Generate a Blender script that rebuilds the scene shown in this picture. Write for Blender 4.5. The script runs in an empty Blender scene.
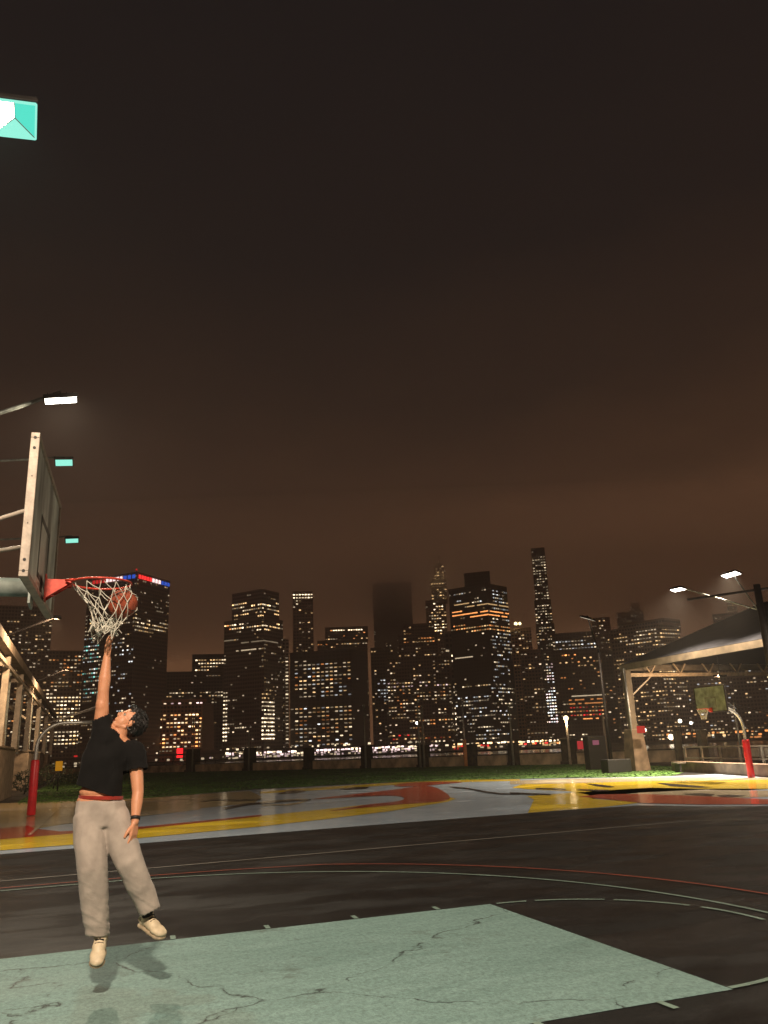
import bpy, bmesh, math, random
from mathutils import Vector, Matrix, noise
random.seed(7)
R = math.radians
S = bpy.context.scene
COL = S.collection

# ------------------------------------------------------------------ camera (solved from the court markings)
F, PITCH, ROLL, YAW = 806.19, 0.28718, -0.040550, 0.350027
EYE = Vector((-4.2246, -6.8826, 1.6512))
fw = Vector((math.sin(YAW)*math.cos(PITCH), math.cos(YAW)*math.cos(PITCH), math.sin(PITCH)))
r0 = Vector((math.cos(YAW), -math.sin(YAW), 0)); u0 = r0.cross(fw)
rt = r0*math.cos(ROLL)+u0*math.sin(ROLL); up = -r0*math.sin(ROLL)+u0*math.cos(ROLL)
cam = bpy.data.cameras.new('camera'); co = bpy.data.objects.new('camera', cam); COL.objects.link(co)
M = Matrix((rt, up, -fw)).transposed().to_4x4(); M.translation = EYE; co.matrix_world = M
cam.sensor_fit = 'VERTICAL'; cam.sensor_height = 24; cam.lens = 24*F/1024
cam.clip_start = 0.05; cam.clip_end = 20000
S.camera = co

def ray(x, y): return fw*F + rt*(x-384) + up*(512-y)
def on_plane(x, y, axis, val):
    d = ray(x, y); t = (val-EYE[axis])/d[axis]; return EYE+d*t
def gnd(x, y, z=0.0): return on_plane(x, y, 2, z)
def at_dist(x, y, D):
    d = ray(x, y); t = D/math.hypot(d.x, d.y); return EYE+d*t
def px(P):
    d = Vector(P)-EYE; z = d.dot(fw); return 384+F*d.dot(rt)/z, 512-F*d.dot(up)/z

# ------------------------------------------------------------------ materials
MATS = {}
def new_mat(name):
    m = bpy.data.materials.new(name); m.use_nodes = True; MATS[name] = m
    return m, m.node_tree.nodes, m.node_tree.links, m.node_tree.nodes['Principled BSDF']
def mat(name, col, rough=.6, metal=0, var=.12, scale=6, bump=0, bscale=None, coat=0, spec=.5, stretch=None):
    m, N, L, B = new_mat(name)
    tc = N.new('ShaderNodeTexCoord'); mp = N.new('ShaderNodeMapping'); L.new(tc.outputs['Object'], mp.inputs[0])
    if stretch: mp.inputs['Scale'].default_value = stretch
    nz = N.new('ShaderNodeTexNoise'); nz.inputs['Scale'].default_value = scale; nz.inputs['Detail'].default_value = 6
    L.new(mp.outputs[0], nz.inputs['Vector'])
    cr = N.new('ShaderNodeValToRGB')
    a = [max(0, c*(1-var*2)) for c in col]; b = [min(1, c*(1+var*2)) for c in col]
    cr.color_ramp.elements[0].position = .3; cr.color_ramp.elements[1].position = .7
    cr.color_ramp.elements[0].color = (*a, 1); cr.color_ramp.elements[1].color = (*b, 1)
    L.new(nz.outputs['Fac'], cr.inputs[0]); L.new(cr.outputs[0], B.inputs['Base Color'])
    B.inputs['Roughness'].default_value = rough; B.inputs['Metallic'].default_value = metal
    B.inputs['Specular IOR Level'].default_value = spec
    if coat: B.inputs['Coat Weight'].default_value = coat; B.inputs['Coat Roughness'].default_value = .15
    if bump:
        n2 = N.new('ShaderNodeTexNoise'); n2.inputs['Scale'].default_value = bscale or scale*4; n2.inputs['Detail'].default_value = 4
        L.new(mp.outputs[0], n2.inputs['Vector'])
        bp = N.new('ShaderNodeBump'); bp.inputs['Strength'].default_value = bump; bp.inputs['Distance'].default_value = .02
        L.new(n2.outputs['Fac'], bp.inputs['Height']); L.new(bp.outputs[0], B.inputs['Normal'])
    return m
def glow(name, col, strength):
    m = bpy.data.materials.new(name); m.use_nodes = True; MATS[name] = m
    N, L = m.node_tree.nodes, m.node_tree.links; N.clear()
    e = N.new('ShaderNodeEmission'); o = N.new('ShaderNodeOutputMaterial')
    e.inputs[0].default_value = (*col, 1); e.inputs[1].default_value = strength; L.new(e.outputs[0], o.inputs[0])
    m.cycles.emission_sampling = 'NONE'
    return m

def ground_mat(name, col, col2, wet, rough_dry, rough_wet, speck=0, cracks=False, wscale=.35, var2=1.5, flecks=0, bumps=.25, streak=None, wear=0, grain=.15):
    """outdoor paving / paint on paving: colour variation, fine grain, damp patches, cracks"""
    m, N, L, B = new_mat(name)
    tc = N.new('ShaderNodeTexCoord')
    def nz(scale, det=5, rough=.55, st=None):
        n = N.new('ShaderNodeTexNoise'); n.inputs['Scale'].default_value = scale; n.inputs['Detail'].default_value = det
        n.inputs['Roughness'].default_value = rough
        if st:
            mp = N.new('ShaderNodeMapping'); mp.inputs['Scale'].default_value = st
            L.new(tc.outputs['Object'], mp.inputs[0]); L.new(mp.outputs[0], n.inputs['Vector'])
        else: L.new(tc.outputs['Object'], n.inputs['Vector'])
        return n.outputs['Fac']
    def ramp(src, p0, p1, c0=(0,0,0), c1=(1,1,1)):
        r = N.new('ShaderNodeValToRGB'); e = r.color_ramp.elements
        e[0].position = p0; e[1].position = p1; e[0].color = (*c0, 1); e[1].color = (*c1, 1); L.new(src, r.inputs[0]); return r.outputs[0]
    def mix(fac, a, b, mode='MIX'):
        x = N.new('ShaderNodeMix'); x.data_type = 'RGBA'; x.blend_type = mode
        for s, i in ((fac, 0), (a, 6), (b, 7)):
            if hasattr(s, 'links'): L.new(s, x.inputs[i])
            elif i == 0: x.inputs[0].default_value = s
            else: x.inputs[i].default_value = (*s, 1)
        return x.outputs[2]
    c = mix(ramp(nz(var2, 8, .65, streak), .35, .65), col, col2)
    if wear:
        c = mix(ramp(nz(16, 9, .8, (1,3.5,1)), .42, .62, (0,0,0), (.55,.55,.55)), c, tuple(.62*k for k in col)); c = mix(ramp(nz(60, 4, .8), .56, .66, (0,0,0), (.8,.8,.8)), c, tuple(.5*k for k in col)); c = mix(ramp(nz(45, 4, .8), .60, .70, (0,0,0), (.6,.6,.6)), c, tuple(1.5*k for k in col))
        c = mix(ramp(nz(9, 10, .75), .60, .68), c, tuple(.45*k for k in col2))
        c = mix(ramp(nz(2.3, 9, .7, (1,3,1)), .62, .74), c, tuple(min(1, 1.35*k) for k in col))
    if speck:
        c = mix(ramp(nz(55, 3, .8), .52, .70), c, tuple(min(1, k+speck*1.6) for k in col)); c = mix(ramp(nz(.55, 7, .65, (1,1.8,1)), .42, .60, (1,1,1), (0,0,0)), c, tuple(.55*k for k in col))
    gr = nz(17, 5, .85, (1.6,1,1)); gm = N.new('ShaderNodeMapRange'); gm.inputs['From Min'].default_value = .36; gm.inputs['From Max'].default_value = .64
    gm.inputs['To Min'].default_value = 1-grain; gm.inputs['To Max'].default_value = 1+grain*1.3; L.new(gr, gm.inputs['Value'])
    gc = N.new('ShaderNodeVectorMath'); gc.operation = 'SCALE'; L.new(c, gc.inputs[0]); L.new(gm.outputs[0], gc.inputs['Scale']); c = gc.outputs[0]
    h = nz(32, 8, .8)
    if flecks:
        c = mix(ramp(nz(26, 3, .8), .70, .74), c, tuple(k+flecks for k in col))
    if cracks:
        v = N.new('ShaderNodeTexVoronoi'); v.feature = 'DISTANCE_TO_EDGE'; v.inputs['Scale'].default_value = .36
        # distort so the cracks wander
        d = N.new('ShaderNodeTexNoise'); d.inputs['Scale'].default_value = 2.2; d.inputs['Detail'].default_value = 7
        L.new(tc.outputs['Object'], d.inputs['Vector'])
        ad = N.new('ShaderNodeVectorMath'); ad.operation = 'MULTIPLY_ADD'; ad.inputs[1].default_value = (.55,.55,.55)
        L.new(d.outputs['Color'], ad.inputs[0]); L.new(tc.outputs['Object'], ad.inputs[2]); L.new(ad.outputs[0], v.inputs['Vector'])
        k = ramp(v.outputs['Distance'], .0015, .0045, (1,1,1), (0,0,0))
        gate = ramp(nz(2.2, 6, .7), .44, .52)
        kk = N.new('ShaderNodeMath'); kk.operation = 'MULTIPLY'; L.new(k, kk.inputs[0]); L.new(gate, kk.inputs[1])
        c = mix(kk.outputs[0], c, (.012,.012,.012))
        # small chips where the paint has come away
        c = mix(ramp(nz(11, 10, .85, (1,2.6,1)), .655, .685), c, (.04,.045,.04)); c = mix(ramp(nz(.9, 9, .8), .56, .72), c, (.075,.085,.07))
    L.new(c, B.inputs['Base Color'])
    w = ramp(nz(wscale, 4, .5, (1,2.5,1)), .5-wet*.3, .62-wet*.3)
    rr = N.new('ShaderNodeMapRange'); rr.inputs['To Min'].default_value = rough_dry; rr.inputs['To Max'].default_value = rough_wet
    L.new(w, rr.inputs['Value']); L.new(rr.outputs[0], B.inputs['Roughness'])
    bs = N.new('ShaderNodeMapRange'); bs.inputs['To Min'].default_value = bumps; bs.inputs['To Max'].default_value = bumps*.25
    L.new(w, bs.inputs['Value'])
    bp = N.new('ShaderNodeBump'); bp.inputs['Distance'].default_value = .006
    L.new(bs.outputs[0], bp.inputs['Strength']); L.new(h, bp.inputs['Height']); L.new(bp.outputs[0], B.inputs['Normal'])
    return m

ASPH = ground_mat('asphalt', (.0105,.0102,.0102), (.0225,.0215,.0215), .3, .58, .38, speck=.022, wscale=.5, flecks=.07, bumps=1.0, grain=.55)
ASPH.node_tree.nodes['Principled BSDF'].inputs['Specular IOR Level'].default_value = .42
KEYP = ground_mat('teal_paint', (.185,.295,.275), (.240,.365,.345), .1, .65, .5, cracks=True, bumps=.35, streak=(1.1,5,1), wear=1, grain=.24)
LINEW = ground_mat('worn_white_paint', (.33,.40,.35), (.20,.24,.21), 0, .55, .45, wear=0, var2=4)
LINET = ground_mat('worn_teal_line_paint', (.24,.34,.29), (.14,.2,.17), 0, .55, .45, var2=4)
LINER = ground_mat('worn_red_line_paint', (.38,.07,.035), (.20,.04,.025), 0, .55, .45, var2=4)
LINEG = ground_mat('faded_grey_line_paint', (.34,.32,.29), (.2,.19,.17), 0, .55, .45, var2=3)
MB_ = dict(wet=.7, rough_dry=.42, rough_wet=.15, wscale=.22, bumps=.5)
M_BLUE = ground_mat('mural_pale_blue', (.36,.46,.57), (.46,.56,.68), var2=.6, **MB_)
M_YEL = ground_mat('mural_yellow', (.72,.50,.02), (.80,.60,.04), var2=.6, **MB_)
M_RED = ground_mat('mural_red', (.33,.045,.018), (.42,.06,.025), var2=.6, **MB_)
M_OLV = ground_mat('mural_tan', (.40,.32,.16), (.52,.42,.22), var2=.6, **MB_)
M_BLK = ground_mat('mural_black', (.02,.02,.02), (.035,.03,.03), var2=.6, **MB_)
M_WHT = ground_mat('mural_cream', (.42,.36,.24), (.52,.45,.32), var2=.6, **MB_)
CONC = mat('concrete', (.30,.235,.17), .75, var=.2, scale=2.5, bump=.35, bscale=18)
CONCD = mat('dark_concrete', (.10,.082,.062), .75, var=.25, scale=2, bump=.3, bscale=12)
STEELW = mat('cream_painted_steel', (.52,.44,.34), .5, var=.14, scale=3, bump=.1)
STEELD = mat('dark_steel', (.035,.03,.028), .5, .3, var=.2)
GALV = mat('galvanised_steel', (.42,.41,.38), .38, .6, var=.15, scale=9, bump=.05)
GALVG = mat('grey_green_pipe', (.32,.36,.33), .45, .3, var=.2, scale=7, bump=.15)
REDP = mat('red_pad_vinyl', (.55,.012,.02), .38, var=.12, scale=4, bump=.15, bscale=5)
REDM = mat('red_rim_paint', (.55,.055,.03), .42, .1, var=.18, scale=25)
BOARDM = mat('weathered_board', (.58,.62,.56), .42, var=.3, scale=3.5, bump=.12, bscale=40, stretch=(1,1,.35))
FRAMEM = mat('board_frame_steel', (.42,.355,.29), .5, .1, var=.12, scale=14, bump=.1)
HOLEM = mat('bolt_black', (.01,.01,.01), .6)
BOARDG = mat('green_tinted_board', (.20,.26,.21), .35, var=.22, scale=5)
NETM = mat('net_cord', (.66,.63,.54), .8, var=.1)
BALLM = mat('basketball_rubber', (.34,.062,.022), .55, var=.12, scale=30, bump=.6, bscale=260)
GRASSM = mat('turf_blades', (.046,.115,.015), .8, var=.4, scale=.5, bump=.3, bscale=30)
WATER = None
ROOFM = mat('slate_roof_sheet', (.010,.0105,.013), .95, var=.15, scale=2, bump=.15, spec=.05)
STEELB = mat('tan_shelter_steel', (.15,.118,.08), .6, var=.2, scale=2, bump=.15)
CONCB = mat('tan_concrete', (.17,.115,.075), .8, var=.25, scale=2, bump=.4, bscale=14)
WALLM = mat('pale_parapet_concrete', (.52,.42,.28), .8, var=.3, scale=.8, bump=.3, bscale=8)
TRUSSM = mat('lit_truss_steel', (.50,.37,.24), .5, var=.15, scale=4)  # warm lamp light on the truss is put into this colour
SKIN = None

# water
m, N, L, B = new_mat('river_water'); WATER = m
B.inputs['Base Color'].default_value = (.006,.007,.008,1); B.inputs['Roughness'].default_value = .12; B.inputs['IOR'].default_value = 1.33
tc = N.new('ShaderNodeTexCoord'); n1 = N.new('ShaderNodeTexNoise'); n1.inputs['Scale'].default_value = .35; n1.inputs['Detail'].default_value = 6
bp = N.new('ShaderNodeBump'); bp.inputs['Strength'].default_value = .6; bp.inputs['Distance'].default_value = .5
L.new(tc.outputs['Object'], n1.inputs['Vector']); L.new(n1.outputs['Fac'], bp.inputs['Height']); L.new(bp.outputs[0], B.inputs['Normal'])

# skin
m, N, L, B = new_mat('skin'); SKIN = m
tc = N.new('ShaderNodeTexCoord'); n1 = N.new('ShaderNodeTexNoise'); n1.inputs['Scale'].default_value = 14; n1.inputs['Detail'].default_value = 5
cr = N.new('ShaderNodeValToRGB'); cr.color_ramp.elements[0].color = (.55,.24,.13,1); cr.color_ramp.elements[1].color = (.70,.34,.19,1)
L.new(tc.outputs['Object'], n1.inputs['Vector']); L.new(n1.outputs['Fac'], cr.inputs[0]); L.new(cr.outputs[0], B.inputs['Base Color'])
B.inputs['Roughness'].default_value = .5; B.inputs['Subsurface Weight'].default_value = .15; B.inputs['Subsurface Radius'].default_value = (.02,.008,.004)
def cloth(name, col, rough=.9, var=.1, bump=.25):
    m = mat(name, col, rough, var=var, scale=9, bump=bump, bscale=160, spec=.2)
    m.node_tree.nodes['Principled BSDF'].inputs['Sheen Weight'].default_value = .15 if max(col) > .05 else .02
    return m
SHIRT = cloth('black_cotton', (.0065,.006,.006), bump=.1)
PANTS = cloth('grey_fleece', (.40,.345,.30))
SHOE = mat('cream_shoe_leather', (.66,.55,.38), .5, var=.12, scale=14)
SOLE = mat('shoe_sole', (.34,.27,.18), .6, var=.2, scale=20)
SOCK = cloth('black_sock', (.012,.012,.012))
BRIEF = cloth('red_elastic', (.30,.03,.02))
HAIR = mat('dark_hair', (.010,.008,.007), .5, var=.3, scale=30, bump=.5, bscale=60, stretch=(1,1,.3))
EYEW = mat('eye_white', (.30,.26,.22), .5); EYED = mat('eye_iris', (.02,.012,.008), .2)

# ------------------------------------------------------------------ mesh helpers
class MB:
    def __init__(s): s.bm = bmesh.new(); s.mats = []; s.mi = 0
    def use(s, m):
        if m not in s.mats: s.mats.append(m)
        s.mi = s.mats.index(m); return s
    def face(s, pts):
        f = s.bm.faces.new([s.bm.verts.new(p) for p in pts]); f.material_index = s.mi; return f
    def box(s, c, size, rot=None, bevel=0):
        T = Matrix.Translation(Vector(c)) @ (rot.to_4x4() if rot else Matrix()) @ Matrix.Diagonal((*size, 1))
        g = bmesh.ops.create_cube(s.bm, size=1, matrix=T)
        for v in g['verts']:
            for f in v.link_faces: f.material_index = s.mi
        if bevel:
            es = list({e for v in g['verts'] for e in v.link_edges})
            b = bmesh.ops.bevel(s.bm, geom=es, offset=bevel, segments=2, affect='EDGES', profile=.5)
            for f in b['faces']: f.material_index = s.mi
        return s
    def bar(s, a, b, w, h, upv=(0,0,1)):
        a, b = Vector(a), Vector(b); d = (b-a); l = d.length; d.normalize(); u = Vector(upv)
        x = d.cross(u)
        if x.length < 1e-4: x = d.cross(Vector((1,0,0)))
        x.normalize(); u = x.cross(d)
        rot = Matrix((x, d, u)).transposed()
        return s.box((a+b)/2, (w, l, h), rot)
    def tube(s, pts, rad, n=10, cap=True, smooth=True):
        pts = [Vector(p) for p in pts]; rs = rad if isinstance(rad, (list, tuple)) else [rad]*len(pts)
        prev = None; rings = []
        for i, p in enumerate(pts):
            t = (pts[min(i+1, len(pts)-1)]-pts[max(i-1, 0)]).normalized()
            if prev is None:
                x = t.cross(Vector((0,0,1)));
                if x.length < 1e-3: x = t.cross(Vector((1,0,0)))
            else: x = prev-t*prev.dot(t)
            x.normalize(); prev = x; y = t.cross(x)
            rings.append([s.bm.verts.new(p+(x*math.cos(2*math.pi*k/n)+y*math.sin(2*math.pi*k/n))*rs[i]) for k in range(n)])
        for a, b in zip(rings, rings[1:]):
            for k in range(n):
                f = s.bm.faces.new((a[k], a[(k+1)%n], b[(k+1)%n], b[k])); f.material_index = s.mi; f.smooth = smooth
        if cap:
            for rg, rev in ((rings[0], True), (rings[-1], False)):
                f = s.bm.faces.new(rg[::-1] if rev else rg); f.material_index = s.mi
        return s
    def sphere(s, c, r, seg=16, scale=(1,1,1), rot=None):
        T = Matrix.Translation(Vector(c)) @ (rot.to_4x4() if rot else Matrix()) @ Matrix.Diagonal((*[k*r for k in scale], 1))
        g = bmesh.ops.create_uvsphere(s.bm, u_segments=seg, v_segments=max(6, seg//2+2), radius=1, matrix=T)
        for v in g['verts']:
            for f in v.link_faces: f.material_index = s.mi; f.smooth = True
        return s
    def prism(s, poly, z0, z1):
        """vertical prism on a ground polygon, z1 may be a list of heights"""
        n = len(poly); zt = z1 if isinstance(z1, (list, tuple)) else [z1]*n
        a = [s.bm.verts.new((p[0], p[1], z0)) for p in poly]; b = [s.bm.verts.new((p[0], p[1], z)) for p, z in zip(poly, zt)]
        for k in range(n):
            f = s.bm.faces.new((a[k], a[(k+1)%n], b[(k+1)%n], b[k])); f.material_index = s.mi
        for q in (a[::-1], b):
            f = s.bm.faces.new(q); f.material_index = s.mi
        return s
    def build(s, name, m=None, parent=None, loc=None, fix=True, **tags):
        if m is not None and m not in s.mats: s.mats.insert(0, m) if not s.mats else s.mats.append(m)
        if fix: bmesh.ops.recalc_face_normals(s.bm, faces=s.bm.faces)
        me = bpy.data.meshes.new(name); s.bm.to_mesh(me); s.bm.free()
        for k in s.mats: me.materials.append(k)
        o = bpy.data.objects.new(name, me); COL.objects.link(o)
        if parent: o.parent = parent
        if loc is not None: o.location = loc
        for k, v in tags.items(): o[k] = v
        return o
def thing(name, label, cat, loc=(0,0,0), rz=0, group=None):
    o = bpy.data.objects.new(name, None); COL.objects.link(o); o.location = loc; o.rotation_euler = (0,0,rz)
    o.empty_display_size = .3; o['label'] = label; o['category'] = cat
    if group: o['group'] = group
    return o
def tag(o, label, cat, group=None):
    o['label'] = label; o['category'] = cat
    if group: o['group'] = group
    return o
def copy_tree(o, parent=None):
    c = o.copy(); COL.objects.link(c); c.parent = parent
    for ch in [k for k in o.children]: copy_tree(ch, c)
    return c
def sheet(name, pts, z, m, parent=None, **t):
    b = MB(); b.face([(p[0], p[1], z) for p in pts])
    o = b.build(name, m, parent, fix=False, **t)
    if o.data.polygons[0].normal.z < 0: o.data.flip_normals()
    return o

# ------------------------------------------------------------------ world: city glow held in low cloud
w = bpy.data.worlds.new('World'); S.world = w; w.use_nodes = True
N, L = w.node_tree.nodes, w.node_tree.links; bg = N['Background']
tc = N.new('ShaderNodeTexCoord'); sp = N.new('ShaderNodeSeparateXYZ'); L.new(tc.outputs['Generated'], sp.inputs[0])
nz = N.new('ShaderNodeTexNoise'); nz.inputs['Scale'].default_value = 2.6; nz.inputs['Detail'].default_value = 9; nz.inputs['Roughness'].default_value = .6
mp = N.new('ShaderNodeMapping'); mp.inputs['Scale'].default_value = (1,1,2.5); L.new(tc.outputs['Generated'], mp.inputs[0]); L.new(mp.outputs[0], nz.inputs['Vector'])
ma = N.new('ShaderNodeMath'); ma.operation = 'MULTIPLY_ADD'; ma.inputs[1].default_value = .20; L.new(nz.outputs['Fac'], ma.inputs[0]); L.new(sp.outputs['Z'], ma.inputs[2])
# brighter towards the right-hand half of the city
ax = N.new('ShaderNodeMath'); ax.operation = 'MULTIPLY_ADD'; ax.inputs[1].default_value = -.05; L.new(sp.outputs['X'], ax.inputs[0]); L.new(ma.outputs[0], ax.inputs[2])
cr = N.new('ShaderNodeValToRGB'); L.new(ax.outputs[0], cr.inputs[0])
e = cr.color_ramp.elements; e[0].position = 0; e[0].color = (.27,.120,.055,1); e[1].position = 1; e[1].color = (.0036,.0042,.0056,1)
for pos, c in ((.20,(.26,.115,.052)), (.27,(.115,.052,.026)), (.36,(.050,.0245,.0138)), (.50,(.024,.0138,.0098)), (.64,(.0105,.0078,.0074))):
    k = cr.color_ramp.elements.new(pos); k.color = (*c, 1)
L.new(cr.outputs[0], bg.inputs[0]); bg.inputs[1].default_value = 1.12

# ------------------------------------------------------------------ ground, river, far shore
b = MB(); b.face([(-9000,-3000,-3.4),(9000,-3000,-3.4),(9000,9000,-3.4),(-9000,9000,-3.4)])
b.build('river', WATER, kind='structure')
# pier edge line
E0, E1 = Vector((30.5,57)), Vector((14,91)); ed = (E0-E1).normalized()
def edge(pxx):
    d = ray(pxx, 760); d2 = Vector((d.x, d.y)); o = Vector((EYE.x, EYE.y))
    # o + t d2 = E0 + s ed
    den = d2.x*(-ed.y)+d2.y*ed.x; q = E0-o
    t = (q.x*(-ed.y)+q.y*ed.x)/den; return o+d2*t
eA = E1-ed*60; eB = E0+ed*60
deck = [(-80,-60), (90,-60), (90,eB.y-20), (eB.x+.0,eB.y), (E0.x,E0.y), (E1.x,E1.y), (eA.x,eA.y), (-80,eA.y)]
b = MB(); b.prism(deck, -3.2, 0)
pier = b.build('asphalt_court', ASPH, kind='structure')
# turf between mural and pier edge
def G(*l): return [tuple(gnd(x, y)[:2]) for x, y in l]
tf = [(-7.2,33.2)] + G((150,798),(250,789.5),(384,782.5),(500,779),(600,777.5),(672,776)) + [(29,33), (33,46), tuple(E0+ed*-1.0), tuple(E1+ed*1.0-Vector((.6,.3))), tuple(E1-ed*40-Vector((.6,.3))), (-7.2,125)]
turf_base = sheet('turf_base', tf, .006, mat('turf_soil', (.045,.11,.015), .9, var=.4, scale=.4, bump=.4, bscale=40), kind='structure')
# blades: many small upright tufts, one object
from mathutils.geometry import intersect_point_tri_2d
def inside(p, poly):
    c = False; n = len(poly)
    for i in range(n):
        a, q = poly[i], poly[i-1]
        if (a[1] > p[1]) != (q[1] > p[1]) and p[0] < (q[0]-a[0])*(p[1]-a[1])/(q[1]-a[1])+a[0]: c = not c
    return c
b = MB()
for i in range(26000):
    x = random.uniform(-7,33); y = random.uniform(26,100) if i % 3 else random.uniform(26,52)
    if not inside((x,y), tf): continue
    a = random.uniform(0,6.28); l = random.uniform(.04,.09); hh = random.uniform(.015,.035)
    dx, dy = math.cos(a)*l, math.sin(a)*l
    b.face([(x-dx,y-dy,.006),(x+dx,y+dy,.006),(x+dx*.6+dy*.3,y+dy*.6-dx*.3,hh+.006),(x-dx*.5,y-dy*.5,hh*.8+.006)])
tag(b.build('turf_grass', GRASSM, fix=False, kind='stuff'), 'short dark green turf between the painted court and the pier edge', 'grass')
# far shore land
b = MB(); s0 = at_dist(-500, 800, 880); s1 = at_dist(1300, 700, 880)
sh = [at_dist(x, 750, 872) for x in (-420, 0, 200, 384, 560, 768, 1250)]; sh = [(p.x, p.y) for p in sh]
b.prism(sh+[(sh[-1][0]*3, sh[-1][1]*3+500), (sh[0][0]*4, sh[0][1]*4)], -3.3, -1.2)
b.build('far_shore', CONCD, kind='structure')

# ------------------------------------------------------------------ court paint
FT = .3048; W = 1.83; RX = -4.19
key = sheet('key_paint', [(-5.79,-W),(0,-W),(0,W),(-5.79,W)], .004, KEYP, pier)
def strip(name, p0, p1, wd, m, z=.009, ragged=False):
    p0, p1 = Vector((*p0,0)), Vector((*p1,0)); d = (p1-p0).normalized(); n = Vector((-d.y,d.x,0))*wd/2
    return sheet(name, [p0-n,p1-n,p1+n,p0+n], z, m, pier)
def arc(name, cx, cy, r, a0, a1, wd, m, z=.009, y_end=None):
    b = MB(); n = max(4, int(abs(a1-a0)*r/.12)); prev = None
    for i in range(n+1):
        a = a0+(a1-a0)*i/n; c, s_ = math.cos(a), math.sin(a)
        k = ((cx+c*(r-wd/2), cy+s_*(r-wd/2), z), (cx+c*(r+wd/2), cy+s_*(r+wd/2), z))
        if prev: b.face([prev[0], prev[1], k[1], k[0]])
        prev = k
    bmesh.ops.remove_doubles(b.bm, verts=b.bm.verts, dist=1e-5)
    for f in b.bm.faces:
        if f.normal.z < 0: f.normal_flip()
    return b.build(name, m, pier, fix=False)
arc('three_point_line', RX-.04, 0, 6.28, -math.pi/2, math.pi/2, .05, LINET)
strip('three_point_line', (-5.79, 6.28), (RX-.04, 6.28), .05, LINET); strip('three_point_line', (-5.79, -6.28), (RX-.04, -6.28), .05, LINET)
arc('red_three_point_line', RX-.04, 0, 7.02, -math.pi/2, R(60), .045, LINER, z=.013)
rp = [(RX-.04+7.02*math.cos(R(60)), 7.02*math.sin(R(60))), (-1.25,6.20), (-2.1,6.38), (-3.2,6.50), (-4.6,6.54), (-5.79,6.54)]
for a_, c_ in zip(rp, rp[1:]): strip('red_three_point_line', a_, (c_[0]-.01,c_[1]), .045, LINER, z=.013)
for a0, a1 in ((-90,-66),(-62,-40),(-36,-12),(-8,17),(21,47),(50,74),(77,88)):
    arc('free_throw_circle', 0, 0, 1.80, R(a0), R(a1), .05, LINET)
for k in (2,5,8,11):
    for s_ in (1,-1): strip('lane_mark', (-k*FT, s_*W), (-k*FT+.01, s_*(W+.17)), .05, LINET)
for k in range(-8, 14):
    pass
strip('side_line', (-9, 7.22), (7.6, 7.82), .05, LINEG)
strip('side_line', (7.6, 7.82), (16.5, 3.0), .05, LINEG)
strip('baseline', (-5.79, -7.6), (-5.79, 7.3), .05, LINEG)

# mural: painted shapes on the next court (flat paint on the ground)
mur = [(-9.5,11.2)] + G((0,854.5),(192,839.5),(384,824.3),(576,809.7),(640,805.5),(700,806.5),(770,806)) + [(32,14), (32,20), (26,24.5)] + G((672,776.4),(600,777.9),(500,779.4),(384,783),(250,790),(150,798.5),(75,803)) + [(-9.5,33)]
mural = sheet('mural_ground', mur, .005, M_BLUE, None, kind='structure')
def paint(name, pxs, m, z, extra=()):
    P = G(*pxs)
    b = MB(); f = b.face([(p[0], p[1], z) for p in P]); bmesh.ops.triangulate(b.bm, faces=[f])
    for q in b.bm.faces:
        q.normal_update()
        if q.normal.z < 0: q.normal_flip()
    return b.build(name, m, mural, fix=False)
def smooth(pts, n=6):
    """closed Catmull-Rom through pixel points"""
    out = []; m_ = len(pts)
    for i in range(m_):
        p0, p1, p2, p3 = pts[i-1], pts[i], pts[(i+1)%m_], pts[(i+2)%m_]
        for j in range(n):
            t = j/n
            out.append(tuple(.5*((2*p1[k])+(-p0[k]+p2[k])*t+(2*p0[k]-5*p1[k]+4*p2[k]-p3[k])*t*t+(-p0[k]+3*p1[k]-3*p2[k]+p3[k])*t**3) for k in (0,1)))
    return out
# left tan field with bands
paint('tan_field', [(0,849),(0,803.5),(75,801),(150,798),(250,791),(262,797),(255,803),(215,807),(170,812),(120,818),(60,825),(30,830)], M_OLV, .009)
paint('cream_stripe', [(0,830),(0,824),(130,813),(200,807),(200,810),(130,818)], M_WHT, .013)
paint('cream_stripe', [(0,812),(0,809),(60,804),(150,801),(230,795),(250,793),(150,803),(60,808)], M_WHT, .013)
paint('yellow_stripe', [(0,851),(0,840),(75,833.5),(140,829),(260,816.5),(330,809),(390,802.5),(430,799),(450,797.6),(456,799),(448,802),(430,805),(390,811.5),(330,819),(260,827),(140,838.5),(75,845)], M_YEL, .013)
paint('red_field', [(0,840),(0,829),(28,826),(34,829),(60,832),(110,829.5),(150,826.5),(230,818.5),(262,815),(262,816.8),(140,829.6),(75,834)], M_RED, .015)
paint('red_swoosh', smooth([(312,799.6),(350,795),(390,790.5),(420,786.5),(436,788),(449,796),(447,800.5),(430,803),(400,805),(360,808.6),(330,811.5),(365,805.5),(398,801.5),(404,798),(392,796.2),(370,796.4),(345,798)]), M_RED, .017)
paint('red_swoosh', smooth([(395,786.5),(405,783.4),(440,782),(462,782.6),(440,784.6),(420,786.6)]), M_RED, .019)
paint('yellow_outline', [(260,791.5),(390,782.9),(470,779.9),(520,779.5),(520,781),(470,782),(390,785.3),(300,791.5),(260,794)], M_YEL, .010)
paint('black_outline', smooth([(278,794.5),(290,791),(306,791),(300,793),(288,794)]), M_BLK, .02)
paint('black_outline', smooth([(340,789.5),(355,787.5),(368,787.4),(366,789),(352,790)]), M_BLK, .02)
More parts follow.
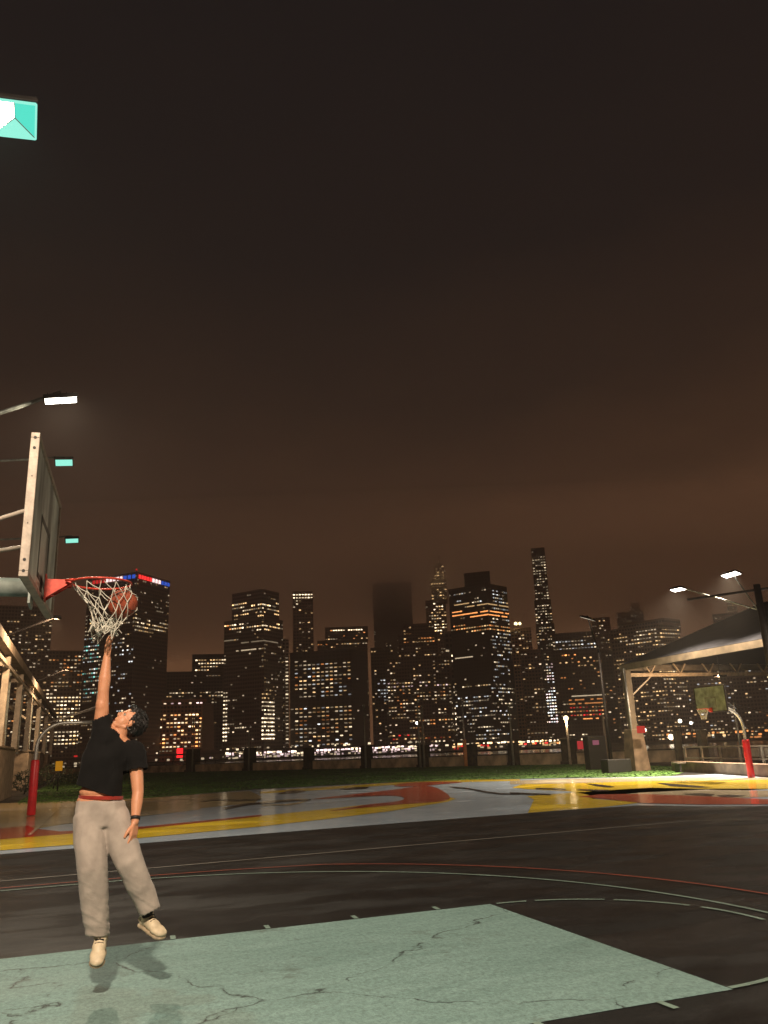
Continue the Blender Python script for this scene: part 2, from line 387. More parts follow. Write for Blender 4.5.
for seg in ([(200,802),(215,799.5),(240,800),(262,799),(262,800.2),(240,801.6),(218,801)], [(222,808.5),(245,804),(280,801),(311,799.5),(311,800.7),(282,802.5),(246,806),(226,810)],
            [(448,787),(462,787.6),(472,789),(485,791.5),(500,793.5),(520,794),(520,795.2),(500,795),(484,793),(470,790),(455,788.6)],
            [(510,792.6),(530,793.6),(551,794.4),(551,795.8),(530,795.4),(510,794.2)], [(536,788.3),(550,788.6),(566,789.4),(566,790.6),(550,790),(536,789.6)],
            [(578,789.6),(600,790.2),(609,790.4),(609,791.6),(598,791.8),(578,790.8)], [(585,783.8),(600,785),(615,787.2),(608,788),(596,786.6)],
            [(655,783),(690,785.6),(712,787.8),(700,788.2),(672,786.8)], [(682,794.5),(700,793.7),(715,794.8),(712,797),(695,796)], [(717,796),(728,795.2),(746,796.2),(735,797.8),(722,797.6)]):
    paint('black_outline', seg, M_BLK, .02)
paint('olive_loop', [(262,801.8),(285,800),(306,799),(310,800.5),(300,804),(288,806),(270,805.8),(262,806.3),(262,805.2),(285,804.6),(298,803),(305,800.8),(288,801.4),(262,803)], M_OLV, .016)
paint('yellow_field', [(528,813.3),(534,800),(527,796.5),(560,794),(600,791),(650,788),(700,789),(772,789),(772,779),(700,777.5),(640,777.9),(600,778.9),(560,781),(520,785),(512,788),(530,789.5),(570,791.5),(588,795),(592,799),(640,803),(600,807.8),(576,809.5)], M_YEL, .011)
paint('cream_field', [(510,781),(560,779.2),(620,778.2),(680,777.2),(772,778),(772,780),(700,781),(640,781.5),(560,784),(510,784.6)], M_WHT, .012)
paint('cream_field', [(592,797.6),(640,793),(700,790),(772,791),(772,797),(700,799.5),(650,796)], M_WHT, .012)
paint('red_field', [(578,797),(600,794.8),(640,794.4),(690,796.2),(772,800),(772,804.8),(700,805),(642,803.6),(610,800)], M_RED, .015)
paint('white_line', [(27,836),(63,804),(65,804),(31,836)], M_WHT, .021)

# ------------------------------------------------------------------ basketball hoops
def ring(c, r, tr, n=40, m=8):
    b = MB(); vs = []
    for i in range(n):
        a = 2*math.pi*i/n
        vs.append([b.bm.verts.new((c[0]+math.cos(a)*(r+tr*math.cos(2*math.pi*j/m)), c[1]+math.sin(a)*(r+tr*math.cos(2*math.pi*j/m)), c[2]+tr*math.sin(2*math.pi*j/m))) for j in range(m)])
    for i in range(n):
        for j in range(m):
            f = b.bm.faces.new((vs[i][j], vs[(i+1)%n][j], vs[(i+1)%n][(j+1)%m], vs[i][(j+1)%m])); f.smooth = True
    return b
BALL_C = Vector((.175, .02, -.16))       # relative to the rim centre, pressed against the net
def net_mesh(ball=None, cord=.0034, swish=False):
    b = MB(); nn = 12; lv = 7
    def node(k, i):
        z = -.02-.40*(k/(lv-1))**.95; rad = (.222,.205,.175,.145,.118,.104,.115)[k]
        a = 2*math.pi*(i+.5*(k%2))/nn
        cx = 0; cy = 0
        if swish:
            t = k/(lv-1); cx = .02*t+.05*math.sin(t*3.1); z += .05*t*math.sin(a*2+1)*1.0 + .02*math.sin(a*3); rad *= 1-.10*t+.12*t*math.sin(a*3+.6); a += .35*t
        p = Vector((cx+rad*math.cos(a), cy+rad*math.sin(a), z))
        if swish and k > 1: p += noise.noise_vector(Vector((i*1.7, k*2.3, 5)))*.035
        if ball is not None:
            d = p-ball
            if d.length < .1275: p = ball+d.normalized()*.1275
        return p
    for k in range(lv-1):
        for i in range(nn):
            p = node(k, i)
            if k % 2: tg = (node(k+1, i), node(k+1, (i+1) % nn))
            else: tg = (node(k+1, i), node(k+1, (i-1) % nn))
            for q in tg:
                mid = (p+q)/2+Vector((0,0,-.006))
                if ball is not None:
                    d = mid-ball
                    if d.length < .1275: mid = ball+d.normalized()*.1275
                b.tube([p, mid, q], cord, 5, cap=False)
            if k in (2,4,5): b.sphere(p, cord*2.0, 6)
    for i in range(nn):    # loops round the rim hooks
        p = node(0, i); a = 2*math.pi*(i+0)/nn
        b.tube([p, Vector((.23*math.cos(a), .23*math.sin(a), .0))], cord, 5, cap=False)
    if swish:  # loose tangle at the mouth of the net where it flips up
        for j in range(16):
            a = random.uniform(0, 6.28); c0 = Vector((.05, 0, -.36)); P = []
            for t in range(5):
                P.append(c0+Vector((math.cos(a+t*.7)*random.uniform(.05,.13), math.sin(a+t*.7)*random.uniform(.04,.12), random.uniform(-.07,.07))))
            b.tube(P, cord, 5, cap=False)
    return b
def make_hoop(label, cat, loc, face, board_mat, frame_mat, pole_back=1.75, group=None, swish=False, tilt=0.0, pipe_mat=GALV, pole_h=3.0, board_w=1.83, board_h=1.07, conn_r=.06, pad=1.75):
    """local frame: rim centre above the origin, the hoop faces +X; face flips it"""
    t = thing('basketball_hoop', label, cat, loc, 0 if face > 0 else math.pi, group)
    bx = -.47
    # backboard
    bd = MB()
    rot = Matrix.Rotation(tilt, 3, 'Z')
    cz = 2.90+board_h/2
    bd.box((bx,0,cz), (.03,board_w-.06,board_h-.06), rot)
    o = bd.build('backboard', board_mat, t)
    f = MB(); hh, hw, d = board_h/2, board_w/2, .062
    for z in (hh-.02, -hh+.02): f.box(Vector((bx,0,cz+z)), (d, board_w, .04), rot, .004)
    for y in (hw-.02, -hw+.02): f.box(Vector((bx,0,cz))+rot@Vector((0,y,0)), (d, .04, board_h-.08), rot, .004)
    fr = f.build('backboard_frame', frame_mat, o)
    for y in (-hw-.001, hw+.001):
        for z in (hh-.04, hh-.12, -hh+.04, -hh+.12, -.15, .2):
            c = Vector((bx,0,cz+z))+rot@Vector((0,y,0)); s_ = .011 if abs(z) > .4 else .004
            MB().tube([c-rot@Vector((0,.003,0)), c+rot@Vector((0,.003,0))], s_, 8).build('bolt', HOLEM, fr)
    # painted target box outline on the face
    tb = MB(); fx = bx+.0165
    for (y0, z0, y1, z1) in ((-.3,.15,.3,.15), (-.3,.6,.3,.6), (-.3,.15,-.3,.6), (.3,.15,.3,.6)):
        a_ = Vector((bx,0,2.9))+rot@Vector((.017,y0,0))+Vector((0,0,z0)); c_ = Vector((bx,0,2.9))+rot@Vector((.017,y1,0))+Vector((0,0,z1))
        tb.bar(a_, c_, .045 if z0 == z1 else .002, .002 if z0 != z1 else .045, (1,0,0) if z0 != z1 else (0,0,1)) if False else tb.box((a_+c_)/2, (.002, abs(y1-y0)+.045, abs(z1-z0)+.045), rot)
    tb.build('target_square', mat('faded_target_paint', (.16,.17,.15), .5, var=.3) if 'faded_target_paint' not in MATS else MATS['faded_target_paint'], o)
    # rim with bracket
    rm = ring((0,0,3.05), .2286+.008, .009).build('rim', REDM, t)
    br = MB(); br.box((bx+.05,0,3.0), (.012,.16,.2)); br.box((bx+.145,0,3.052), (.20,.13,.022)); br.box((bx+.14,0,3.03),(.2,.02,.05))
    for s_ in (-1,1): br.face([(bx+.055,s_*.07,3.04),(bx+.25,s_*.07,3.045),(bx+.055,s_*.07,2.91)])
    br.tube([(bx+.06,-.02,2.93),(bx+.235,-.02,3.03)], .012, 8); br.tube([(bx+.2,-.09,3.05),(bx+.26,-.14,3.05)], .01, 8); br.tube([(bx+.2,.09,3.05),(bx+.26,.14,3.05)], .01, 8)
    br.build('rim_bracket', REDM, rm)
    nt = net_mesh(BALL_C if swish else None, swish=swish); nt.build('net', NETM, t, loc=(0,0,3.05))
    # gooseneck
    pb = -pole_back; r = .85; P = [(pb,0,0), (pb,0,1.0), (pb,0,pole_h-r)]
    for i in range(1, 9):
        a = i/8*math.pi/2; P.append((pb+r-r*math.cos(a), 0, pole_h-r+r*math.sin(a)))
    P += [((pb+r+bx)/2,0,pole_h), (bx-.05,0,pole_h)]
    MB().tube(P, conn_r, 16).build('pole', pipe_mat, t)
    pd = MB(); pd.tube([(pb,0,.02),(pb,0,.05),(pb,0,pad),(pb,0,pad+.05)], [.125,.14,.14,.12], 14); pd.build('pole_pad', REDP, t)
    MB().box((bx-.055,0,pole_h), (.02,.3,.3), None, .003).build('mounting_plate', pipe_mat, t)
    for s_ in (-1,1):
        MB().tube([(bx-.05,s_*.55,3.50 if board_h > 1 else 3.4),(pb+r*.25,0,pole_h-.02)], .017, 8).build('strut', frame_mat, t)
    return t
hoop = make_hoop('nearest basketball hoop with weathered backboard seen edge on and white net above the jumping player', 'basketball hoop', (-4.20,0,0), 1, BOARDM, FRAMEM, pole_back=2.35, group='basketball hoops on gooseneck poles', swish=True, tilt=R(-3), pipe_mat=GALVG, conn_r=.075)
hA = gnd(31,816); hoopL = make_hoop('basketball hoop on gooseneck pole with red pad behind the jumping player', 'basketball hoop', (hA.x+2.35,hA.y,0), 1, BOARDM, FRAMEM, pole_back=2.35, group='basketball hoops on gooseneck poles', pole_h=3.0)
hB = gnd(751.5,777.5); hoopR = make_hoop('distant basketball hoop with green tinted board and red padded pole near the shelter', 'basketball hoop', (hB.x-1.95,hB.y,-.28), -1, BOARDG, STEELD, pole_back=1.95, group='basketball hoops on gooseneck poles', pole_h=3.05, pad=1.72)

# basketball in the net
b = MB(); b.sphere((0,0,0), .119, 40); bb = b.build('basketball', BALLM, loc=Vector((-4.20,0,3.05))+BALL_C)
tag(bb, 'orange brown basketball caught in the white net of the nearest hoop', 'basketball')
b = MB()
for rt_ in (Matrix.Rotation(0,3,'X'), Matrix.Rotation(R(90),3,'X'), Matrix.Rotation(R(90),3,'Y')):
    b.tube([rt_@Vector((.1185*math.cos(a), .1185*math.sin(a), 0)) for a in [i*2*math.pi/40 for i in range(41)]], .0022, 5, cap=False)
b.build('ball_seams', HOLEM, bb); bb.rotation_euler = (.5,.3,.4)

# ------------------------------------------------------------------ floodlights
LW = (1.0,.80,.58)
P_WHITE = glow('lamp_white', (1,.93,.80), 14); P_TEAL = glow('lamp_teal', (.10,.78,.60), 1.0); P_TEALB = glow('lamp_teal_bright', (.30,.88,.70), 1.05)
P_DIM = glow('lamp_dim', (1,.85,.65), .8)
def area(name, loc, direction, power, size, parent, col=LW, spread=180):
    l = bpy.data.lights.new(name, 'AREA'); l.shape = 'RECTANGLE'; l.size, l.size_y = size; l.energy = power; l.color = col; l.spread = R(spread)
    o = bpy.data.objects.new(name, l); COL.objects.link(o); o.parent = parent; o.location = loc
    o.rotation_euler = Vector(direction).to_track_quat('-Z', 'Y').to_euler(); return o
def flood(label, head, pole_top, pole_base, power, panel, tilt=(0,0,-1), size=(.55,.34), arm_r=.045, pole=True, group=None, pyramid=False, col=LW, spread=180, turn=0):
    head = Vector(head); base = Vector(pole_base)
    t = thing('floodlight', label, 'floodlight', base, 0, group)
    H = head-base; PT = Vector(pole_top)-base
    z = -Vector(tilt).normalized(); x = Vector((0,1,0)).cross(z).normalized(); x = Matrix.Rotation(R(turn),3,z) @ x; y = z.cross(x); rot = Matrix((x, y, z)).transposed()
    hs = MB(); hs.box(H+z*.06, (size[0]+.06, size[1]+.06, .09), rot, .012)
    for k in range(5): hs.box(H+z*.125+x*(k-2)*size[0]*.2, (.012, size[1]*.8, .05), rot)
    ho = hs.build('lamp_head', STEELD, t)
    pn = MB()
    if pyramid:
        c = H+z*.06
        q = [H+x*sx*size[0]/2+y*sy*size[1]/2+z*.004 for sx, sy in ((-1,-1),(1,-1),(1,1),(-1,1))]
        # four trapezoid reflector faces round a lit centre
        ap = H+z*.012+x*size[0]*.02-y*size[1]*.03; tm = H-y*size[1]/2+z*.004+x*size[0]*.0; fl = H+z*.004
        for m_, fc in ((P_WHITE,(q[0],tm,ap,q[3])), (P_TEAL,(tm,q[1],q[2],ap)), (P_TEALB,(q[3],ap,q[2]))):
            f2 = MB(); f2.face(fc); f2.build('reflector', m_, t, fix=False)
        for a_ in (tm, q[3], q[2]): MB().bar(a_-z*.006, ap-z*.006, .010, .008, z).build('reflector_rib', GALV, t)
        area('lamp_light', H-x*size[0]*.33-z*.01, (0,0,-1), 160, (.12,.22), t, (.55,1,.85))
        rim = MB()
        for k in range(4): rim.bar(q[k]-z*.01, q[(k+1)%4]-z*.01, .02, .03, z)
        rim.build('reflector_frame', P_TEALB, t)
    else:
        pn.box(H+z*.008, (size[0], size[1], .012), rot); pn.build('lamp_panel', panel, t)
    br = H+z*.1
    MB().tube([br, br+Vector((0,0,.10)), PT+(br-PT)*.8+Vector((0,0,.06)), PT], arm_r, 8).build('arm', GALVG if H.x > 0 else HOLEM, t)
    kn = MB(); kn.sphere(br+(PT-br).normalized()*.16+Vector((0,0,.04)), .085, 10); kn.build('swivel_joint', GALVG, t)
    if pole: MB().tube([(0,0,0), (0,0,PT.z*.5), (0,0,PT.z+.35)], [.13,.11,.08], 12).build('pole', STEELD, t)
    if power: area('lamp_light', H-z*.02, Vector(tilt), power, (size[0]*.98,size[1]*.98), t, col, spread)
    return t
LG = 'floodlights in a row along the left side'
gx = -5.2
flood('green glowing floodlight with square reflector at the top left corner of the photo', on_plane(14,119,2,9.0), (-9.0,1.9,7.9), (-9.0,1.9,0), 0, None, (.25,-.35,-1), (.48,.44), group=LG, pyramid=True, turn=7)
flood('white glaring floodlight on a slanting arm above the nearest backboard', on_plane(61,401,2,9.0), (-9.0,10.0,7.2), (-9.0,10.0,0), 800, P_WHITE, (.18,.05,-1), (.62,.3), group=LG)
flood('small teal floodlight just right of the backboard, second above the hoop', on_plane(64,463,2,9.0), (-9.0,14.0,8.6), (-9.0,14.0,0), 0, P_TEALB, (.1,-.55,-1), (.40,.20), group=LG, arm_r=.03)
flood('smallest teal floodlight, lowest of the left row, just above the red rim', on_plane(72,541,2,9.0), (-9.0,22.1,8.8), (-9.0,22.1,0), 0, P_TEALB, (.1,-.5,-1), (.40,.20), group=LG, arm_r=.03)
# the next lamps of the same row, behind the photographer
flood('floodlight of the left row standing behind the camera position', (-5.6,-9.5,9.0), (-9.0,-9.5,7.9), (-9.0,-9.5,0), 2150, P_WHITE, (.25,.9,-1), (.55,.36), group=LG, col=(1,.80,.60))
RG = 'floodlights beside the shelter'
pR = gnd(790,777.8)
flood('white floodlight on the longer arm, left one of the two above the shelter roof', on_plane(678,590,2,9.0), (pR.x,pR.y,6.6), (pR.x,pR.y,0), 1900, P_WHITE, (-.30,.05,-1), (.3,.85), group=RG, arm_r=.03, pole=False, spread=110)
tR = flood('brighter white floodlight on the dark pole at the right edge', on_plane(731,575,2,9.0), (pR.x,pR.y,6.4), (pR.x,pR.y,0), 2200, P_WHITE, (-.34,.0,-1), (.32,.95), group=RG, arm_r=.03, pole=False, spread=105)
MB().tube([(0,0,0),(0,0,5),(0,0,7.7)], [.18,.16,.14], 12).build('pole', STEELD, tR)
cb = MB(); cb.bar((-2.3,1.6,7.3), (1.2,-.5,7.6), .09, .09); cb.build('cross_arm', STEELD, tR)
flood('unseen floodlight added beyond the right edge to brighten the mural, court and backboard', (23.8,8.0,9.0), (26.5,8.0,7.6), (26.5,8.0,0), 3200, P_WHITE, (-.25,.0,-1), (.55,1.0), group=RG, arm_r=.03, spread=150)  # added sidelight, out of view, to brighten backboard, court and mural
pM = gnd(612,768.5)
flood('dimly lit floodlight with dark hood on the thin pole left of the shelter', on_plane(587,619,2,9.0), (pM.x,pM.y,7.2), (pM.x,pM.y,0), 400, P_DIM, (-.25,.32,-1), (.5,.9), group=RG, arm_r=.04, spread=150)

# ------------------------------------------------------------------ left steel shed frame with concrete bases
SX = -8.0
def shed():
    t = thing('steel_shed_frame', 'cream steel shed frame with lattice posts running away on the left', 'shed frame', (SX,30,0))
    def loc(p): return Vector(p)-Vector((SX,30,0))
    zt = on_plane(0,646,0,SX).z; 
    return t, loc
t, loc = shed()
def zat(x, y): return on_plane(x, y, 0, SX)
p_a, p_b = zat(0,655), zat(50,712)
ZR = 6.75
ys = [27, 34.2, 42.5, 51.5, 62, 75, 90]
for k, y in enumerate(ys):
    MB().bar(loc((SX,y,2.5)), loc((SX+.05,y,ZR-.3)), .28, .28, (0,1,0)).build('post', STEELW, t)
    if k+1 < len(ys):
        y2 = ys[k+1]
        MB().bar(loc((SX-.1,y+.3,ZR-.6)), loc((SX-.1,y+(y2-y)*.42,2.4)), .12, .12, (1,0,0)).build('brace', STEELW, t)
        MB().bar(loc((SX-.15,y+(y2-y)*.5,2.3)), loc((SX-.15,y+(y2-y)*.5,ZR-.5)), .14, .14, (0,1,0)).build('secondary_post', GALVG, t)
        MB().bar(loc((SX-.3,y,4.6)), loc((SX-.3,y2,4.6)), .14, .14).build('girt', STEELW, t)
    MB().bar(loc((SX-6,y,2.2)), loc((SX-6,y,ZR)), .3, .3, (0,1,0)).build('rear_post', STEELW, t)
    MB().bar(loc((SX-6,y,ZR-1.2)), loc((SX,y,ZR-.6)), .2, .2).build('rafter', STEELW, t)
MB().bar(loc((SX+.1,14,ZR)), loc((SX+.1,94,ZR)), .35, .42).build('eave_beam', CONC, t)
MB().bar(loc((SX+.12,14,ZR-.75)), loc((SX+.12,94,ZR-.75)), .14, .16).build('lower_beam', STEELW, t)
for k, (y, x0, ln, hh) in enumerate(((39,-9.2,9.5,2.45), (59,-9.2,7,2.5), (73,-9.2,7,2.5), (88,-9.2,5.0,2.5))):
    b = MB(); b.box((0,0,hh/2), (2.4, ln, hh), None, .05); b.box((0,0,hh+.06), (2.5, ln+.1, .12), None, .02)
    lab = ['largest brown concrete plinth at the left edge under the shed posts', 'second brown concrete plinth from the camera under the shed', 'third brown concrete plinth from the camera under the shed', 'farthest brown concrete plinth under the shed'][k]
    tag(b.build('concrete_plinth', CONC, loc=(x0,y,0)), lab, 'plinth', 'concrete plinths under the shed')
# dark shrubs between plinths
def shrub(c, r, h, lab):
    t = thing('shrub', lab, 'shrub', c, 0, 'dark shrubs beside the shed')
    b = MB()
    for i in range(700):
        d = Vector((random.gauss(0,1), random.gauss(0,1), random.gauss(0,1))).normalized()*random.uniform(.55,1)**.5
        p = Vector((d.x*r*(1+.25*math.sin(d.z*7+c[1])), d.y*r, h*.55+d.z*h*.5)); a = Vector((random.gauss(0,1), random.gauss(0,1), random.gauss(0,1))).normalized(); q = a.cross(d).normalized(); s_ = random.uniform(.04,.09)
        b.face([p-a*s_, p+q*s_*.5, p+a*s_, p-q*s_*.5])
    b.build('foliage', mat('shrub_leaf', (.03,.045,.018), .7, var=.4) if 'shrub_leaf' not in MATS else MATS['shrub_leaf'], t, fix=False)
    MB().tube([(0,0,0),(.05,0,h*.3),(0,.05,h*.6)], [.05,.035,.02], 6).build('stem', STEELD, t)
shrub((-7.6,47.5,0), .8, 1.3, 'dark rounded shrub between the first two plinths')
shrub((-6.3,56,0), 1.1, 1.7, 'dark shrub behind the red padded pole beyond the second plinth')
shrub((-4.9,66,0), 1.0, .9, 'low dark shrub below the yellow sign')
for k, (y, lb) in enumerate(((30.5,'warm lamp added to brighten the nearer end of the left shed'), (52,'warm lamp added to brighten the farther end of the left shed'))):  # warm lamps added to make the shed posts brighter
    sl = thing('added_shed_lamp', lb, 'lamp', (SX+2.2,y,7.6), 0, 'warm lamps added along the left shed'); MB().box((0,0,.1), (.3,.6,.1), None, .02).build('lamp_head', STEELD, sl)
    MB().bar((-2.2,0,-.8), (0,0,.16), .06, .06).build('bracket', STEELD, sl); area('lamp_light', (0,0,.03), (-.75,.45,-.7), 900, (.25,.5), sl, (1,.66,.38))
# bright yellow sign
ys_ = on_plane(59,766,1,50)
t = thing('yellow_sign', 'small yellow square sign on a post beside the left shed', 'sign', (ys_.x,50,0))
MB().box((0,0,ys_.z), (.42,.05,.58), None, .01).build('sign_panel', glow('yellow_sign_glow', (1,.42,.02), .36), t)
MB().tube([(0,.06,0),(0,.06,ys_.z+.3)], .05, 8).build('post', STEELD, t)

# ------------------------------------------------------------------ right shelter
SXR, YE = 24.9, 33.0
def sh(p): return Vector(p)
t = thing('park_shelter', 'open steel shelter with dark hipped roof and lit truss on the right', 'shelter', (SXR,YE,0))
def l2(p): return Vector(p)-Vector((SXR,YE,0))
ez = on_plane(624,667,1,YE+.6).z; print('eave z', ez, px((SXR-.6,YE+.6,ez)), px((SXR-.6,14,ez)), px((33,29,ez+3)))
EZ = 5.62; RZ = 8.9
ex0, ex1, ey0, ey1 = SXR-.15, SXR+13.5, -6.0, YE+.4; rx = (ex0+ex1)/2
b = MB()
A, Bq, C_, D_ = [l2(p) for p in ((ex0,ey1,EZ+.28),(ex1,ey1,EZ+.28),(ex1,ey0,EZ+.28),(ex0,ey0,EZ+.28))]
R1, R2 = l2((rx,ey1-4.5,RZ)), l2((rx,ey0+4.5,RZ))
v = [b.bm.verts.new(p) for p in (A,Bq,C_,D_,R1,R2)]
for q in ((0,1,4),(1,2,5,4),(2,3,5),(3,0,4,5),(0,3,2,1)): b.bm.faces.new([v[i] for i in q])
b.build('roof', ROOFM, t)
fb = MB()
for a, c in (((ex0,ey1),(ex0,ey0)), ((ex0+.1,ey1),(ex1,ey1)), ((ex1,ey1),(ex1,ey0))): fb.bar(l2((*a,EZ+.08)), l2((*c,EZ+.08)), .2, .34)
fb.build('fascia', STEELB, t)
MB().bar(l2((SXR,YE,EZ-.36)), l2((SXR+12.5,YE,EZ-.36)), .18, .2).build('bottom_chord', TRUSSM, t)
for k in range(6):
    x = SXR+1.6+k*2.1
    for s_ in (-1,1): MB().bar(l2((x,YE,EZ-.3)), l2((x+s_*.5,YE,EZ+.4)), .07, .07, (0,1,0)).build('web_brace', TRUSSM, t)
def column(y, x):
    MB().bar(l2((x,y,2.1)), l2((x,y,EZ-.05)), .36, .36, (0,1,0)).build('column', STEELB, t)
    pb = MB(); pb.use(CONCB)
    rgs = [[pb.bm.verts.new(l2((x+sx*wd, y+sy*wd, z))) for sx, sy in ((-1,-1),(1,-1),(1,1),(-1,1))] for wd, z in ((.50,0),(.44,1.0),(.36,2.2),(.33,2.26))]
    for a, c in zip(rgs, rgs[1:]):
        for k in range(4): pb.bm.faces.new((a[k],a[(k+1)%4],c[(k+1)%4],c[k]))
    pb.bm.faces.new(rgs[0][::-1]); pb.bm.faces.new(rgs[-1])
    pb.build('concrete_base', CONCB, t)
    MB().bar(l2((x+.1,y,EZ-1.6)), l2((x+1.7,y,EZ-.42)), .07, .07, (0,1,0)).build('knee_brace', STEELW, t)
column(YE, SXR-.1); column(YE, SXR+12.6); column(8.0, SXR); column(8.0, SXR+12.6)
MB().tube([l2((SXR-.42,YE-.3,EZ)), l2((SXR-.42,YE-.3,.1))], .06, 8).build('downspout', GALV, t)
# a warm lamp under the roof lights truss and column (the photo shows the underside lit)
lp = thing('shelter_lamp', 'warm lamp tucked under the shelter roof out of sight', 'lamp', (SXR+3.0,YE-4,EZ-.9))
MB().box((0,0,.1), (.7,.3,.1), None, .02).build('lamp_head', STEELD, lp); area('lamp_light', (0,0,.02), (-.75,1,-.35), 420, (.6,.25), lp, (1,.66,.38))
MB().tube([(0,0,.15),(0,0,1.6)], .02, 6).build('hanger', STEELD, lp)

# red sign on the column, litter bin etc
o = MB().box((0,0,0), (.5,.12,.38), None, .03).build('red_sign', glow('red_sign_glow', (1,.07,.05), .45), loc=on_plane(641,729.5,1,YE-1.0)); tag(o, 'small glowing red sign on the shelter column', 'sign')
o2 = MB().box((0,0,.35), (1.5,.7,.7), None, .04).build('low_black_box', HOLEM, loc=gnd(617,772.5)); tag(o2, 'low black box on the turf left of the shelter column', 'box')

# ------------------------------------------------------------------ pier edge: posts, wall panels, poles
def onedge(pxx, off=0): 
    e_ = edge(pxx); return Vector((e_.x, e_.y, 0))
posts = [(48,1.9,.8),(193,2.6,1.3),(250,2.4,1.1),(309,2.1,.9),(367,2.0,.9),(424,1.9,.9),(472,1.75,.8),(514,1.7,.75),(570,1.9,.95)]
labs = ['dark steel mooring post at the far left behind the red padded pole','dark stubby post left of the red neon reflection','dark stubby post below the tower with lit columns','dark stubby post under the gridded office block','post under the foggy dark tower','post with greenish mast left of centre','post beside the orange lit pole','post under the banded tower','widest dark post carrying the small globe lamp']
import itertools
YP = []
for (x, h, wd), lb in zip(posts, labs):
    c = onedge(x); YP.append((x, c))
    b = MB(); b.box((0,0,h/2), (wd, wd, h), Matrix.Rotation(R(26),3,'Z'), .05); b.box((0,0,h+.07), (wd*1.12, wd*1.12, .14), Matrix.Rotation(R(26),3,'Z'), .03)
    b.box((0,0,.12), (wd*1.2,wd*1.2,.24), Matrix.Rotation(R(26),3,'Z'), .03)
    o = b.build('pier_post', mat('post_timber', (.055,.045,.028), .8, var=.3, scale=3, bump=.3) if 'post_timber' not in MATS else MATS['post_timber'], loc=c); tag(o, lb, 'post', 'dark posts along the pier edge')
wl = ['leftmost','second','third','fourth','fifth','sixth','seventh','eighth']
for k, ((xa, a), (xb, c)) in enumerate(zip(YP, YP[1:])):
    d = (c-a).normalized(); a2, c2 = a+d*.7, c-d*.7
    t = thing('parapet', '%s low concrete parapet bay with top rail along the pier edge, counted from the left' % wl[k], 'parapet', (a+c)/2, 0, 'parapet bays along the pier edge')
    m0 = (a+c)/2
    MB().bar(a2-m0+Vector((0,0,.42)), c2-m0+Vector((0,0,.42)), .22, .84).build('wall_panel', WALLM, t)
    MB().bar(a2-m0+Vector((0,0,.9)), c2-m0+Vector((0,0,.9)), .32, .1).build('coping', CONCD, t)
    MB().tube([a2-m0+Vector((0,0,1.3)), c2-m0+Vector((0,0,1.3))], .045, 8).build('rail', STEELD, t)
    n = max(2, int((c2-a2).length/2))
    for i in range(n+1):
        p = a2+(c2-a2)*i/n-m0; MB().tube([p+Vector((0,0,.9)), p+Vector((0,0,1.3))], .03, 6).build('rail_post', STEELD, t)
# right-hand parapets
c_r = [onedge(578), onedge(604), onedge(628), onedge(672), onedge(700)]
for k, (a, c) in enumerate(zip(c_r, c_r[1:])):
    m0 = (a+c)/2; t = thing('parapet', ['short parapet bay right of the widest post','parapet bay behind the low black box','parapet bay seen through the shelter opening','parapet bay behind the distant hoop'][k], 'parapet', m0, 0, 'parapet bays along the pier edge')
    MB().bar(a-m0+Vector((0,0,.42)), c-m0+Vector((0,0,.42)), .22, .84).build('wall_panel', WALLM, t)
    MB().bar(a-m0+Vector((0,0,.9)), c-m0+Vector((0,0,.9)), .32, .1).build('coping', CONCD, t)
# thin masts
GM = 'thin light masts along the pier edge'
def mast(x, ytop, lb, m_, lamp=None, base=None, off=.9):
    c = onedge(x)-Vector((.45*off,.9*off,0)); top = None
    d = (Vector((c.x,c.y,0))-Vector((EYE.x,EYE.y,0))).length; z = at_dist(x, ytop+(4 if lamp else 0), d).z
    t = thing('light_mast', lb, 'mast', c, 0, GM)
    MB().tube([(0,0,0),(0,0,z*.5),(0,0,z)], [.11,.09,.07], 8).build('pole', m_, t)
    if lamp: MB().sphere((0,0,z+.15), .20, 10).build('lamp_globe', lamp, t); area('lamp_light', (0,0,z-.12), (0,0,-1), 45, (.25,.25), t, (1,.72,.42))
    else: MB().box((0,0,z), (.3,.3,.12), None, .02).build('cap', m_, t)
    if base: MB().tube([(0,0,0),(0,0,base)], .17, 8).build('lit_base', mat('orange_lit_foot', (.75,.32,.12), .5, var=.1) if 'orange_lit_foot' not in MATS else MATS['orange_lit_foot'], t)  # orange light on the mast foot is put into this colour
    return t
P_GLOBE = glow('globe_lamp', (1,.72,.38), 6)
MASTM = mat('mast_grey_green', (.30,.31,.26), .5, .2, var=.15)
mast(195, 716, 'thin mast beside the red light, leftmost of the row', MASTM)
mast(251, 727, 'thin mast between the lit tower columns', MASTM)
mast(367, 705, 'thin grey mast just right of the gridded office block', MASTM)
mast(421, 702, 'thin greenish mast left of centre', MASTM)
mast(425, 706, 'second thin greenish mast standing close to its twin', MASTM)
mast(466, 700, 'pale mast with its foot coloured orange as if lit', GALV, None, 2.3)
mast(513, 706, 'thin mast under the banded dark tower', MASTM)
mast(569, 716, 'pale mast with a glowing globe lamp beside the widest post', STEELW, P_GLOBE)
mast(606, 715, 'pale mast left of the dark floodlight pole', STEELW)
o = MB().box((0,0,0), (.8,.1,.6), None, .03).build('red_sign', glow('red_sign_dim', (1,.06,.07), .4), loc=on_plane(582,745,1,48)); tag(o, 'glowing red square sign right of the widest dark post', 'sign')
pp = thing('signal_box', 'dark cabinet with pink lit display left of the shelter column', 'cabinet', gnd(617,770)+Vector((.3,2.5,0)))
MB().box((0,0,1.0), (1.3,.6,2.0), None, .04).build('cabinet_body', HOLEM, pp); MB().box((-.1,-.31,1.6), (.45,.02,.28)).build('display', glow('pink_display', (.8,.25,.35), .3), pp)

